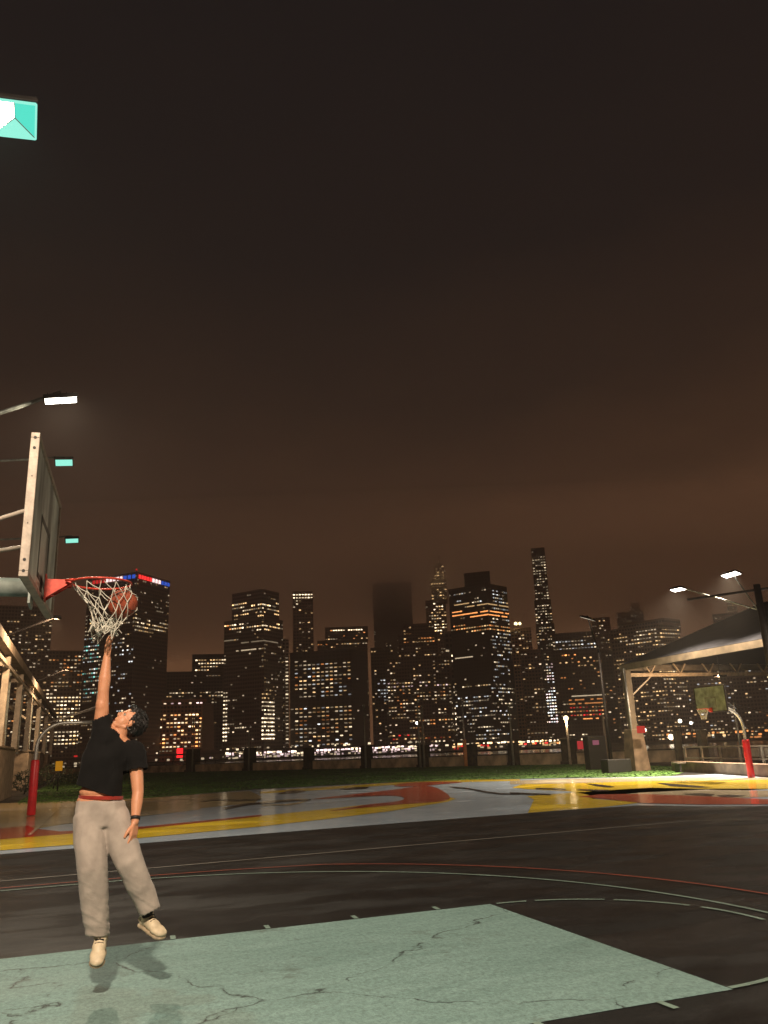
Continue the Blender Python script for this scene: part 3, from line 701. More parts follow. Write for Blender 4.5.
# low walls and benches under/next to the shelter
w0, w1 = gnd(676,771), gnd(800,779)
t = thing('low_wall', 'long low concrete wall with flat coping behind the distant hoop', 'wall', (w0+w1)/2); m0 = (w0+w1)/2
MB().bar(w0-m0+Vector((0,0,.22)), w1-m0+Vector((0,0,.22)), .4, .44).build('wall_body', CONCB, t); MB().bar(w0-m0+Vector((0,0,.47)), w1-m0+Vector((0,0,.47)), .5, .06).build('coping', CONCB, t)
q0, q1 = gnd(690,768)+Vector((.3,.6,0)), gnd(800,773)+Vector((.5,1,0))
t = thing('steel_barrier', 'cream framed barrier of open panels behind the low wall', 'barrier', q0); 
for k in range(5):
    a = (q1-q0)*(k/5); c = (q1-q0)*((k+1)/5)
    for z in (.55,1.15): MB().bar(a+Vector((0,0,z)), c+Vector((0,0,z)), .07, .07).build('rail', STEELW, t)
    MB().bar(a+Vector((0,0,0)), a+Vector((0,0,1.2)), .09, .09, (0,1,0)).build('post', STEELW, t)
    if k > 1: MB().bar(a+Vector((0,0,.85))+(c-a)*.12, c+Vector((0,0,.85))-(c-a)*.12, .05, .42).build('panel', CONC, t)
for k, (x, hw_, lb) in enumerate(((681,.36,'dark slanted post right of the turf corner'), (706,.42,'dark square post right behind the distant hoop net'))):
    c = gnd(x, 766.5); b = MB(); b.box((0,0,1.0), (hw_,hw_,2.0), None, .04); b.box((0,0,2.04), (hw_*1.2,hw_*1.2,.1), None, .02)
    tag(b.build('pier_post', MATS['post_timber'], loc=c), lb, 'post', 'dark posts along the pier edge')
# picnic style bench
c = gnd(700,772.5)+Vector((.8,1.2,0)); t = thing('bench', 'dark timber bench in front of the low wall end', 'bench', c)
MB().box((0,0,.45), (2.6,.45,.07), None, .01).build('seat', CONCD, t)
for s_ in (-1,1): MB().box((s_*1.1,0,.21), (.1,.4,.41)).build('leg', STEELD, t)
# thin flag pole with stay cable
c = gnd(742,770)+Vector((1.5,1.5,0)); t = thing('thin_pole', 'pale thin pole with a slanting stay cable behind the right hoop', 'pole', c)
zt = at_dist(741,702,(Vector((c.x,c.y))-Vector((EYE.x,EYE.y))).length).z
MB().tube([(0,0,0),(0,0,zt)], .06, 8).build('pole', GALV, t); MB().tube([(0,0,zt-.1),(6,-3,1.2)], .018, 6).build('stay_cable', STEELD, t)

# ------------------------------------------------------------------ skyline
WC = {'w': (1,.78,.50), 'y': (1,.62,.27), 'o': (1,.36,.10), 'c': (.88,.92,.92), 't': (.35,1,.85), 'r': (1,.03,.03), 'b': (.04,.16,1), 'p': (1,.72,.70)}
WM = {}
unit = {}
def wmesh(c, lv):
    k = (c, lv)
    if k not in unit:
        WM[k] = glow('window_%s_light_%d' % ({'w':'white','y':'yellow','o':'orange','c':'cool','t':'teal','r':'red','b':'blue','p':'pink'}[c], lv), WC[c], (.24,.75,2.0,4.6)[lv])
        b = MB(); b.box((0,0,0), (1,1,1)); b.mats = [WM[k]]
        me = bpy.data.meshes.new('window'); b.bm.to_mesh(me); b.bm.free(); me.materials.append(WM[k]); unit[k] = me
    return unit[k], WM[k]
FAC = {}
def facade_mat(tone, fl, bay):
    key_ = (tone, fl, bay)
    if key_ in FAC: return FAC[key_]
    m, N, L, B = new_mat('facade_stone')
    uv = N.new('ShaderNodeUVMap'); sp = N.new('ShaderNodeSeparateXYZ'); L.new(uv.outputs[0], sp.inputs[0])
    def band(src, per, frac):
        a = N.new('ShaderNodeMath'); a.operation = 'DIVIDE'; a.inputs[1].default_value = per; L.new(src, a.inputs[0])
        f = N.new('ShaderNodeMath'); f.operation = 'FRACT'; L.new(a.outputs[0], f.inputs[0])
        g = N.new('ShaderNodeMath'); g.operation = 'GREATER_THAN'; g.inputs[1].default_value = frac; L.new(f.outputs[0], g.inputs[0]); return g.outputs[0]
    mu = N.new('ShaderNodeMath'); mu.operation = 'MULTIPLY'; L.new(band(sp.outputs['X'], bay, .35), mu.inputs[0]); L.new(band(sp.outputs['Y'], fl, .45), mu.inputs[1])
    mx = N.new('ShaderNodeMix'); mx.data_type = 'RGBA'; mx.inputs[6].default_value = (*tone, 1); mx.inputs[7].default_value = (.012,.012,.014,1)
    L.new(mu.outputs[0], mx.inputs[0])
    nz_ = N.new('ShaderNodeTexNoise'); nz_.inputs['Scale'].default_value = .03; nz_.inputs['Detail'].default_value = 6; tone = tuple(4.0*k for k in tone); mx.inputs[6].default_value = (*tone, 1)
    tc_ = N.new('ShaderNodeTexCoord'); L.new(tc_.outputs['Object'], nz_.inputs['Vector'])
    ml = N.new('ShaderNodeMix'); ml.data_type = 'RGBA'; ml.blend_type = 'MULTIPLY'; ml.inputs[0].default_value = .35; L.new(mx.outputs[2], ml.inputs[6]); L.new(nz_.outputs['Fac'], ml.inputs[7])
    L.new(ml.outputs[2], B.inputs['Base Color'])
    rr = N.new('ShaderNodeMapRange'); rr.inputs['To Min'].default_value = .8; rr.inputs['To Max'].default_value = .35; L.new(mu.outputs[0], rr.inputs['Value']); L.new(rr.outputs[0], B.inputs['Roughness'])
    FAC[key_] = m; return m
NWIN = 0
GZ = -1.3
def tower(name, label, tiers, zones, tone=(.16,.13,.11), fl=3.9, bay=3.4, depth=34, cat='skyscraper', p0=.13, c0='wwy', ww=.62, wh=.32, group=None, ybase=None, extras=None, lv0=0):
    """tiers: list of (front polyline [(px, dist)...], y_top at the first vertex or explicit z, z0) ; windows are lit where a zone says so"""
    global NWIN
    rnd = random.Random(hash(label) % 1000 if False else sum(map(ord, label)))
    q0 = at_dist(tiers[0][0][0][0], 745, tiers[0][0][0][1]); root = thing(name, label, cat, (q0.x, q0.y, GZ), 0, group)
    O = Vector((q0.x, q0.y, GZ)); cells = []; zprev = GZ
    for ti, tr in enumerate(tiers):
        fr = tr[0]; ytop = tr[1]; ylow = tiers[ti-1][1] if ti else 745; dep = tr[2] if len(tr) > 2 else depth
        P = []
        for (x, D) in fr:
            p = at_dist(x, (ytop+ylow)/2, D); P.append(Vector((p.x, p.y)))
        xm = fr[0][0]; z1 = at_dist(*( (fr[len(fr)//2][0], ytop) ), fr[len(fr)//2][1]).z
        z0 = tr[3] if len(tr) > 3 else zprev
        zprev = z1
        mid = (P[0]+P[-1])/2; back = (mid-Vector((EYE.x, EYE.y))).normalized()*dep
        poly = P+[P[-1]+back, P[0]+back]
        bm = bmesh.new(); uvl = bm.loops.layers.uv.new('UVMap')
        n = len(poly); a = [bm.verts.new((p.x-O.x, p.y-O.y, z0-GZ)) for p in poly]; c = [bm.verts.new((p.x-O.x, p.y-O.y, z1-GZ)) for p in poly]
        u = 0
        for k in range(n):
            f = bm.faces.new((a[k], a[(k+1)%n], c[(k+1)%n], c[k])); l = (poly[(k+1)%n]-poly[k]).length
            for lp_, (uu, vv) in zip(f.loops, ((u,z0-GZ),(u+l,z0-GZ),(u+l,z1-GZ),(u,z1-GZ))): lp_[uvl].uv = (uu, vv)
            u += l
        bm.faces.new(c); bm.faces.new(a[::-1]); bmesh.ops.recalc_face_normals(bm, faces=bm.faces)
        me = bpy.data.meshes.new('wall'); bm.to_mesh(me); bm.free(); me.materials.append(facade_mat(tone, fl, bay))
        o = bpy.data.objects.new('wall' if ti == 0 else 'upper_wall', me); COL.objects.link(o); o.parent = root
        # roof parapet and plant
        if z1-z0 > 8:
            pb_ = MB(); cc = sum(poly, Vector((0,0)))/n
            pb_.prism([((p.x-O.x)*.0+(cc.x+(p.x-cc.x)*1.01)-O.x, (cc.y+(p.y-cc.y)*1.01)-O.y) for p in poly], z1-GZ, z1-GZ+1.4)
            pb_.build('parapet', facade_mat(tone, fl, bay), root)
        for k in range(len(P)-1):
            A_, B_ = P[k], P[k+1]; l = (B_-A_).length; d = (B_-A_)/l; nb = max(1, int(l/bay)); bw = l/nb
            nrm = Vector((d.y, -d.x))
            if nrm.dot(Vector((EYE.x,EYE.y))-A_) < 0: nrm = -nrm
            nf = int((z1-z0-1.5)/fl)
            for r_ in range(nf):
                zc = z0+fl*(r_+.72)
                rowseed = rnd.random()
                for cidx in range(nb):
                    q = A_+d*bw*(cidx+.5)+nrm*.12
                    X, Y = px((q.x, q.y, zc)); z_ = None
                    for zn in zones:
                        if zn[0] <= X <= zn[2] and zn[1] <= Y <= zn[3]: z_ = zn; break
                    if z_: pr, cl, lv, mode = z_[4], z_[5], z_[6], (z_[7] if len(z_) > 7 else '')
                    else: pr, cl, lv, mode = p0, c0, lv0, 'runs'
                    if mode == 'row':      # whole floors lit or dark
                        pr2 = .93 if rowseed < pr else .04
                    elif mode == 'runs':
                        pr2 = min(.95, pr*1.3+.4) if noise.noise((cidx*.17+rowseed*50, r_*3.7, ti*9+k)) > .12-.6*pr else pr*.35
                    else: pr2 = pr
                    if rnd.random() > pr2: continue
                    L_ = min(3, max(0, lv+rnd.choice((-1,-1,0,0,0,1)))) if mode != 'solid' else lv
                    w_ = bw*(ww if mode not in ('row','solid') else .96); h_ = fl*wh*rnd.uniform(.8,1.1)
                    cells.append((q, d, zc, w_, h_, rnd.choice(cl), L_))
    if extras: cells += extras(O)
    cells.sort(key=lambda c: -(c[3]*c[4]*(1+c[6]*.5)))
    for q, d, zc, w_, h_, cl, L_ in cells[:100]:
        me, _ = wmesh(cl, L_); o = bpy.data.objects.new('window', me); COL.objects.link(o); o.parent = root
        o.location = (q.x-O.x, q.y-O.y, zc-GZ); o.rotation_euler = (0,0,math.atan2(d.y,d.x)); o.scale = (w_, .3, h_)
    NWIN += len(cells)
    if len(cells) > 100:
        b = MB()
        for q, d, zc, w_, h_, cl, L_ in cells[100:]:
            _, m_ = wmesh(cl, L_); b.use(m_); b.box((q.x-O.x, q.y-O.y, zc-GZ), (w_, .3, h_), Matrix.Rotation(math.atan2(d.y,d.x),3,'Z'))
        b.build('window', None, root, fix=False, kind='stuff')
    return root, O

Tn = 'skyscraper'
# zones: (x0,y0,x1,y1, prob, colours, level, mode)
tower(Tn, 'dim office tower behind the nearest backboard with scattered lit rows', [([(-40,1000),(48,1000)], 608)], [(0,600,50,640,.10,'wy',1,'runs'),(0,640,50,665,.16,'wy',1,'runs'),(0,665,50,745,.2,'wyo',1,'runs')], tone=(.10,.085,.07))
tower(Tn, 'squat office block between the left shed and the striped crown tower', [([(34,930),(86,930)], 652)], [(50,650,90,690,.3,'wyo',1,'runs'),(34,690,90,745,.42,'wwy',2,'runs')], tone=(.10,.08,.065))
# One corner tower with the red white and blue crown
rB, OB = tower(Tn, 'tall corner tower with a red white and blue lit crown', [([(83,905),(133,860),(167,905)], 573, 55)],
      [(83,595,134,598,.0,'w',0), (133,618,167,623,.5,'wy',1,'runs'),(83,621,133,625,.55,'wy',1),(133,623,167,633,.75,'wy',1,'runs'),(83,611,133,615,.1,'w',1),(95,635,133,640,.35,'w',1),(133,637,167,655,.0,'w',0),
       (83,628,100,700,.40,'wwct',1,'runs'),(100,640,133,720,.10,'wc',1,'runs'),(133,640,167,700,.03,'w',0),(120,655,167,745,.03,'w',0)], tone=(.075,.055,.045), bay=3.0, fl=4.0, p0=.01)
# crown light panels on the two visible faces
ztB = at_dist(133,573,860).z
cp = [Vector((*at_dist(x,659,D)[:2],0)) for x, D in ((83,905),(133,860),(167,905))]
for a_, c_, bands in ((cp[0],cp[1],((.10,.38,'r',1),(.38,.73,'p',2),(.73,.99,'b',1))), (cp[1],cp[2],((.02,.42,'r',2),(.42,.70,'p',2),(.70,.98,'b',1)))):
    d_ = (c_-a_); nr = Vector((d_.y,-d_.x,0)).normalized()
    if nr.dot(EYE-a_) < 0: nr = -nr
    for t0, t1, cl, lv in bands:
        n = max(2, int(d_.length*(t1-t0)/4.5))
        for i_ in range(n):
            me, _ = wmesh(cl, lv); o = bpy.data.objects.new('crown_light', me); COL.objects.link(o); o.parent = rB
            p = a_+d_*(t0+(t1-t0)*(i_+.5)/n)+nr*1.0
            o.location = (p.x-OB.x, p.y-OB.y, ztB-GZ-3.2); o.rotation_euler = (0,0,math.atan2(d_.y,d_.x)); o.scale = (d_.length*(t1-t0)/n*.66, .5, 3.8)
MB().tube([Vector((*(at_dist(133,640,875)-OB)[:2],ztB-GZ)), Vector((*(at_dist(133,640,875)-OB)[:2],ztB-GZ+7))], .5, 6).build('antenna', STEELD, rB)
me_, _ = wmesh('r', 1); o = bpy.data.objects.new('beacon', me_); COL.objects.link(o); o.parent = rB; o.location = (*(at_dist(133,640,875)-OB)[:2], ztB-GZ+7); o.scale = (1.6,1.6,1.6)
tower(Tn, 'mid rise block with one long orange cornice line beside the striped crown tower', [([(150,1000),(226,1000)], 672), ([(192,1000),(224,1000)], 655)],
      [(174,671,226,675,1,'o',2,'solid'),(195,655,226,671,.35,'wy',2,'runs'),(150,690,226,700,.3,'wy',1,'runs'),(150,676,226,745,.06,'wy',0)], tone=(.075,.06,.05))
tower('brick_building', 'lower brick block with many orange lit windows under the cornice line block', [([(144,900),(206,900)], 700)],
      [(144,700,206,705,.35,'wp',2),(144,706,206,712,.0,'w',0),(144,712,206,748,.55,'yow',2)], tone=(.20,.12,.08), fl=4.0, bay=3.6, cat='building', depth=30)
# pale ventilation tower
vt0 = at_dist(207,745,885); t = thing('ventilation_tower', 'pale tapered brick ventilation tower on the far waterfront', 'tower', (vt0.x,vt0.y,GZ))
b = MB(); ztv = at_dist(207,704,885).z-GZ; rg = [[b.bm.verts.new((sx*wd, sy*wd, z)) for sx, sy in ((-1,-1),(1,-1),(1,1),(-1,1))] for wd, z in ((6.5,0),(6.3,ztv*.5),(4.6,ztv),(3.0,ztv+1))]
for a, c in zip(rg, rg[1:]):
    for k in range(4): b.bm.faces.new((a[k],a[(k+1)%4],c[(k+1)%4],c[k]))
b.bm.faces.new(rg[0][::-1]); b.bm.faces.new(rg[-1]); b.build('shaft', mat('pink_stone', (.36,.25,.19), .8, var=.1, scale=.2), t)
MB().box((0,0,5), (24,17,10), None, .3).build('base', mat('brown_stone', (.22,.14,.10), .8, var=.1, scale=.2), t)
# red glowing sign on the far shore
p = at_dist(180,745,868); t = thing('red_beacon_sign', 'glowing red upright sign on the far waterfront', 'sign', (p.x,p.y,-2))
MB().box((0,0,9), (6,1,9), None, .2).build('sign_panel', glow('far_red_glow', (1,.015,.02), 2.6), t); MB().tube([(3.6,0,-1),(3.6,0,14)], .5, 6).build('post', STEELD, t)
# big dark tower; glowing window cells stand in for uplight on its foot columns
tower(Tn, 'broad dark tower with bright uplit corner columns at its foot', [([(223,880),(264,850),(283,880)], 662, 45), ([(224,885),(264,856),(283,885)], 618, 40), ([(232,885),(262,856),(279,880)], 590, 40)],
      [(222,722,227.5,742,1,'w',3),(222,690,227.5,722,1,'w',2),(222,650,227,690,.5,'w',1),(261.5,722,275,740,.95,'w',3),(261.5,700,275,722,.9,'w',2),(261,690,275,700,.5,'y',1),(224,615,232,632,.55,'yo',2),(224,600,283,603,.0,'w',0),(232,603,280,606,.85,'wy',2,'runs'),(232,607,280,612,.6,'wy',1,'runs'),(232,612,280,616,.4,'y',2,'runs'),
       (232,624,280,630,.75,'yw',2,'runs'),(224,640,283,643,.8,'w',0,'solid'),(235,648,262,652,.8,'w',1,'solid'),(227,700,262,702,.5,'wy',1,'runs'),(227,724,262,729,.6,'w',1,'runs'),(227,643,262,745,.06,'w',1)], tone=(.10,.085,.075), fl=4.0, bay=3.0, p0=.04)
tower(Tn, 'narrow slab edge lined with a vertical row of white lights right of the broad tower', [([(281,900),(289,900)], 640)], [(284,655,289,745,.95,'w',1)], tone=(.22,.19,.17), fl=3.9, bay=4.2, depth=28)
tower(Tn, 'wide black office block with a dense regular grid of lit windows', [([(290,880),(352,860),(368,890)], 650, 45)],
      [(293,650,352,661,.0,'w',0),(293,661,352,697,.78,'wwwyyoc',1),(293,697,352,706,.0,'w',0),(293,706,352,746,.8,'wwwyyoc',1),(352,700,368,746,.05,'w',1),(352,650,368,700,.02,'w',0)], tone=(.030,.025,.022), fl=4.1, bay=4.6, p0=.0, ww=.6)
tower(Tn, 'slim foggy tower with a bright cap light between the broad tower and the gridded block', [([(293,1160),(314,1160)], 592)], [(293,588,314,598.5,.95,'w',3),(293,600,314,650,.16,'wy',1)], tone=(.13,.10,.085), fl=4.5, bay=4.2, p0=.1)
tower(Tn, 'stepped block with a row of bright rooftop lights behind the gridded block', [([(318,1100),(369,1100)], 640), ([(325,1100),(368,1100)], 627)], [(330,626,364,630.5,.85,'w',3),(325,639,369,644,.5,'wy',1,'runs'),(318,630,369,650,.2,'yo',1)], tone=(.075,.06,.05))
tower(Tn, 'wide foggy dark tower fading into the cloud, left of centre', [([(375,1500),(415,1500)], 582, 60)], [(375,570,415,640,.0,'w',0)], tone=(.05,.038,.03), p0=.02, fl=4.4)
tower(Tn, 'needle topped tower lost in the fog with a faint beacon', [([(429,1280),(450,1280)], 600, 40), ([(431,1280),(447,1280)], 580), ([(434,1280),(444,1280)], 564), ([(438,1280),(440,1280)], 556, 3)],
      [(430,556,449,575,.3,'y',2),(430,575,449,600,.45,'y',2),(430,600,449,640,.5,'wy',2)], tone=(.12,.09,.075), fl=4.8, bay=4.0)
tower(Tn, 'dark stepped block with many tiny lit dots right of the gridded block', [([(372,1000),(395,1000)], 648)], [(378,680,395,702,.6,'c',1),(372,650,395,745,.12,'wy',1)], tone=(.07,.055,.045))
tower(Tn, 'central massive block with small rows of warm windows', [([(388,930),(452,930)], 656), ([(398,930),(438,930)], 634), ([(403,940),(434,940)], 624)],
      [(404,634,436,643,.7,'yo',1,'runs'),(388,652,452,656,.4,'wy',1),(388,665,452,668,.35,'y',1),(388,682,452,688,.6,'wyp',1,'runs'),(388,735,452,740,.7,'oyr',1),(388,690,452,745,.26,'wwyo',1,'runs'),(388,644,452,690,.12,'wy',1,'runs')], tone=(.085,.06,.05), fl=3.8, bay=3.2, p0=.04)
tower(Tn, 'narrow facade with stacked white window lights left of the banded tower', [([(447,960),(458,960)], 632)], [(450,640,458,735,.5,'w',2)], tone=(.10,.08,.065), bay=5, fl=6, depth=20)
tower(Tn, 'tall black glass tower with orange lit floor bands and a flat penthouse', [([(453,900),(492,875),(513,905)], 584, 45), ([(464,905),(490,900)], 572, 26)],
      [(453,570,492,584,.0,'w',0),(453,603,513,607,.95,'y',1,'solid'),(453,611,513,617,.85,'o',2,'solid'),(453,625,513,632,.7,'oy',1,'runs'),(453,584,492,603,.15,'wc',1,'runs'),(492,584,513,612,.4,'wc',1,'runs'),
       (492,612,513,700,.22,'wc',1,'runs'),(455,655,475,659,.8,'w',1,'solid'),(453,684,492,687,.8,'wy',1,'runs'),(453,696,513,745,.28,'wwc',1,'runs'),(453,632,492,700,.05,'w',1)], tone=(.022,.020,.020), fl=3.9, bay=3.2, p0=.05)
tower(Tn, 'brown stone tower with a yellow roof lamp right of the banded tower', [([(512,1000),(536,1000)], 628)], [(512,635,536,700,.25,'yw',1),(512,700,536,745,.05,'w',0)], tone=(.24,.16,.12), fl=4, bay=3.6, p0=.08)
p = at_dist(517,625,995); t = thing('roof_lamp', 'pair of yellow roof lamps above the brown stone tower', 'lamp', (p.x,p.y,p.z))
MB().sphere((-1.5,0,1.5), 2.2, 10).build('lamp_globe', glow('yellow_roof_lamp', (1,.80,.35), 5), t); MB().sphere((4.0,0,1.8), 1.8, 10).build('lamp_globe', MATS['yellow_roof_lamp'], t); MB().box((1,0,-.6), (9,2,.8)).build('lamp_bracket', STEELD, t)
# twisted bright slender tower: slim shaft over a wider lit foot
tower(Tn, 'tallest slender tower speckled with white lights and widening at its foot', [([(544,1050),(567,1050)], 660, 30), ([(537,1060),(556,1060)], 624, 30), ([(535,1060),(552,1060)], 600, 30), ([(533,1060),(547,1060)], 548, 28)],
      [(533,545,550,556,.0,'w',0),(533,556,550,562,.6,'w',1),(533,562,552,610,.5,'w',1),(535,610,556,660,.5,'wwy',1),(547,655,567,690,.8,'cwp',2),(547,690,567,724,.9,'cwp',3),(544,660,567,745,.15,'w',1)], tone=(.05,.045,.042), fl=3.7, bay=3.0, p0=.2)
tower(Tn, 'dim brown tower with warm vertical lights left of the slender tower foot', [([(524,930),(545,930)], 650)], [(534,684,542,712,.6,'wy',1),(524,650,545,680,.3,'wy',1)], tone=(.13,.09,.07), p0=.1)
tower(Tn, 'dark mid rise with warm orange floor strips left of the shelter', [([(556,890),(606,890)], 648), ([(552,900),(596,900)], 632)],
      [(552,640,606,650,.6,'wc',1,'runs'),(565,652,575,660,.6,'o',2),(570,693,606,697,.9,'w',1,'solid'),(570,698,606,705,.75,'o',1,'solid'),(570,705,606,718,.5,'oyr',1,'runs'),(584,716,600,720,.9,'o',2,'solid'),(560,655,606,693,.16,'oy',1,'runs'),(556,718,606,745,.12,'w',1)], tone=(.045,.036,.032), fl=3.9, bay=3.1, p0=.04)
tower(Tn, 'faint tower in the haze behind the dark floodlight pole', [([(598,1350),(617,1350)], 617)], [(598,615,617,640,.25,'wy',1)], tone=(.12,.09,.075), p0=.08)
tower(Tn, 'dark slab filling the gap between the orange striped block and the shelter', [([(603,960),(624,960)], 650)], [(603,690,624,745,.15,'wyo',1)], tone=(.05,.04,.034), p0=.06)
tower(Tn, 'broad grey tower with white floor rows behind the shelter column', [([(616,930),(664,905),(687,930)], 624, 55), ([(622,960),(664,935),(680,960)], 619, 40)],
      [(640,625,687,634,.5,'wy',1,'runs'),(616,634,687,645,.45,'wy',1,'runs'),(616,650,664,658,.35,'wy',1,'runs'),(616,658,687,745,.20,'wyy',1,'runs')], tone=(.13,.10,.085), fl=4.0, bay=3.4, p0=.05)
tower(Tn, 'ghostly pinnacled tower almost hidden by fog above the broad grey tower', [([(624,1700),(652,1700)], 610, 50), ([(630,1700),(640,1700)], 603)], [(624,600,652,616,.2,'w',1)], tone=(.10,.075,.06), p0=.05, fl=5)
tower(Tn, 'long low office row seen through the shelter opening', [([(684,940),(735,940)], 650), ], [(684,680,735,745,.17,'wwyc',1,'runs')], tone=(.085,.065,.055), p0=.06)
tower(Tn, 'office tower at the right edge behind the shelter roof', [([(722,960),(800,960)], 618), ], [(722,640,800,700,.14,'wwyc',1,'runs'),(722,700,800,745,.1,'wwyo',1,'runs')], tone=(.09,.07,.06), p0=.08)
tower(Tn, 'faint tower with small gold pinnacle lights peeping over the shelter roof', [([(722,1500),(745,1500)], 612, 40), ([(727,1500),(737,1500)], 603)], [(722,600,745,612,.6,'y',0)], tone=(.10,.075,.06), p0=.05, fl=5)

# elevated riverside road with traffic
def road(label, xs, D, zdeck, cols, p, lvl, rows, seed, cat='elevated road', dark=True):
    rnd = random.Random(seed); a, c = at_dist(xs[0],750,D), at_dist(xs[1],750,D); a.z = c.z = 0
    t = thing('elevated_road', label, cat, (a.x,a.y,-1.3)); d = (c-a); ln = d.length; du = d/ln; nr = Vector((du.y,-du.x,0))
    if nr.dot(EYE-a) < 0: nr = -nr
    MB().bar(Vector((0,0,zdeck+1.3))-nr*6, d+Vector((0,0,zdeck+1.3))-nr*6, 14, 1.5).build('deck', CONCD, t)
    n = int(ln/22)
    for i in range(min(n, 90)): MB().box(d*(i/n)+Vector((0,0,(zdeck)/2+.3))-nr*3, (1.4,1.4,zdeck+.6)).build('column', CONCD, t)
    cells = []
    for (z0, pr, lv, cl) in rows:
        for i in range(int(ln/3.4)):
            if rnd.random() < pr*(.55+.9*(noise.noise((i*.13, z0*3.1, seed)) > -.1)):
                cells.append((d*((i+rnd.uniform(.2,.8))*3.4/ln)+nr*rnd.uniform(-2,1.5)+Vector((0,0,z0+rnd.uniform(-.4,.4)+1.3)), rnd.uniform(1.2,3.4), rnd.uniform(1.0,2.1), rnd.choice(cl), min(3, max(1, lv+rnd.choice((-1,0,0))))))
    rnd.shuffle(cells); cells.sort(key=lambda c_: -c_[1]*c_[2])
    ang = math.atan2(du.y,du.x)
    for q, w_, h_, cl, L_ in cells[:100]:
        me, _ = wmesh(cl, L_); o = bpy.data.objects.new('lamp', me); COL.objects.link(o); o.parent = t; o.location = q; o.rotation_euler = (0,0,ang); o.scale = (w_,.5,h_)
    if len(cells) > 100:
        b = MB()
        for q, w_, h_, cl, L_ in cells[100:]:
            _, m_ = wmesh(cl, L_); b.use(m_); b.box(q, (w_,.5,h_), Matrix.Rotation(ang,3,'Z'))
        b.build('lamp', None, t, fix=False, kind='stuff')
road('left stretch of the elevated riverside road with sparse white lamps', (40,224), 862, 5.5, 'w', 1, 2, [(1.0,.30,1,'wwp'),(-1.0,.18,0,'w'),(7.4,.12,2,'wr')], 3)
road('middle stretch of the elevated riverside road crowded with pink white lights', (225,452), 856, 6.8, 'w', 1, 2, [(4.4,.8,3,'wp'),(2.2,.75,2,'wpp'),(.2,.55,1,'wp'),(8.6,.25,2,'w')], 5)
road('right stretch of the elevated riverside road with yellow and red lights', (453,610), 850, 6.2, 'w', 1, 2, [(4.6,.65,3,'wwy'),(2.4,.55,2,'yor'),(.4,.35,1,'wyr')], 9)
road('far right waterfront road with a string of orange lamps', (668,800), 858, 4.0, 'w', 1, 2, [(5.6,.5,2,'oy'),(3.0,.45,2,'oyw'),(.4,.25,1,'o')], 11)
for x, y, r_, lb in ((671,737,2.6,'dazzling white lamp low on the far shore seen through the shelter'), (680,721,1.8,'upper white lamp left of the distant hoop net'), (691,723,1.5,'smaller white lamp beside the distant hoop net'), (417,723,1.6,'white globe lamp on the far shore left of centre'), (645,730,1.6,'white lamp right of the red sign on the shelter column')):
    p = at_dist(x,y,845); t = thing('waterfront_lamp', lb, 'lamp', (p.x,p.y,-2.5)); MB().sphere((0,0,p.z+2.5), r_, 10).build('lamp_globe', MATS.get('bright_far_lamp') or glow('bright_far_lamp', (1,.85,.62), 7), t)
    MB().tube([(0,0,-1),(0,0,p.z+2.5)], .35, 6).build('post', STEELD, t)

# ------------------------------------------------------------------ person (jumping, right arm up into the net)
PY = .12
def J(x, y, dy=0): return on_plane(x, y, 1, PY+dy)
def cone(b, p, q, r1, r2, n=14, sc=None):
    """tapered capsule"""
    p, q = Vector(p), Vector(q); b.tube([p, p+(q-p)*.5, q], [r1, (r1+r2)/2, r2], n); b.sphere(p, r1, 14); b.sphere(q, r2, 14)
def remesh(b, name, m, parent, vox, smooth_it=4, disp=None, keep=None, cuts=()):
    me = bpy.data.meshes.new(name); b.bm.to_mesh(me); b.bm.free()
    o = bpy.data.objects.new(name, me); COL.objects.link(o)
    r_ = o.modifiers.new('r', 'REMESH'); r_.mode = 'VOXEL'; r_.voxel_size = vox; r_.use_smooth_shade = True
    s_ = o.modifiers.new('s', 'SMOOTH'); s_.iterations = smooth_it; s_.factor = .5
    dg = bpy.context.evaluated_depsgraph_get(); ev = o.evaluated_get(dg); m2 = bpy.data.meshes.new_from_object(ev)
    o.modifiers.clear(); o.data = m2; m2.name = name; m2.materials.clear(); m2.materials.append(m)
    if disp:
        for v in m2.vertices: v.co += v.normal*disp(v.co)
    if keep:
        bm = bmesh.new(); bm.from_mesh(m2); bmesh.ops.delete(bm, geom=[v for v in bm.verts if not keep(v.co)], context='VERTS'); bm.to_mesh(m2); bm.free()
    for co_, no_ in cuts:      # clean hems: everything below the plane is cut away
        bm = bmesh.new(); bm.from_mesh(m2); bmesh.ops.bisect_plane(bm, geom=bm.verts[:]+bm.edges[:]+bm.faces[:], plane_co=co_, plane_no=no_, clear_inner=True); bm.to_mesh(m2); bm.free()
    for p in m2.polygons: p.use_smooth = True
    o.parent = parent; return o
hipc = J(101,806); chest = J(112,760,.0); nb_ = J(118,738,.0)
shR = J(101,725,.0); elR = J(103.5,690,-.02); wrR = J(107,657,-.01)
shL = J(135,752,.02); elL = J(138,792,-.05); wrL = J(135,822,-.12)
hR = J(90,812); hL = J(113,812)
knR = J(92.5,868,-.05); anR = J(98,934,.02); toeR = J(96.5,966,-.10)
knL = J(129.5,866,-.06); anL = J(147,909,-.02)
person = thing('person', 'person in black t-shirt and grey sweatpants jumping with right arm up into the net', 'person', (hipc.x, hipc.y, 0))
PO = Vector((hipc.x, hipc.y, 0))
def Lc(p): return Vector(p)-PO
b = MB()
# torso (under the shirt)

for (x_, y_, ra_, rb2) in ((101,812,.155,.10),(99,800,.164,.114),(100.5,791,.158,.108),(104,775,.135,.088),(107,760,.140,.092),(111,750,.13,.088),(115,741,.09,.07)):
    b.sphere(Lc(J(x_,y_)), 1, 20, (ra_, rb2, .07))

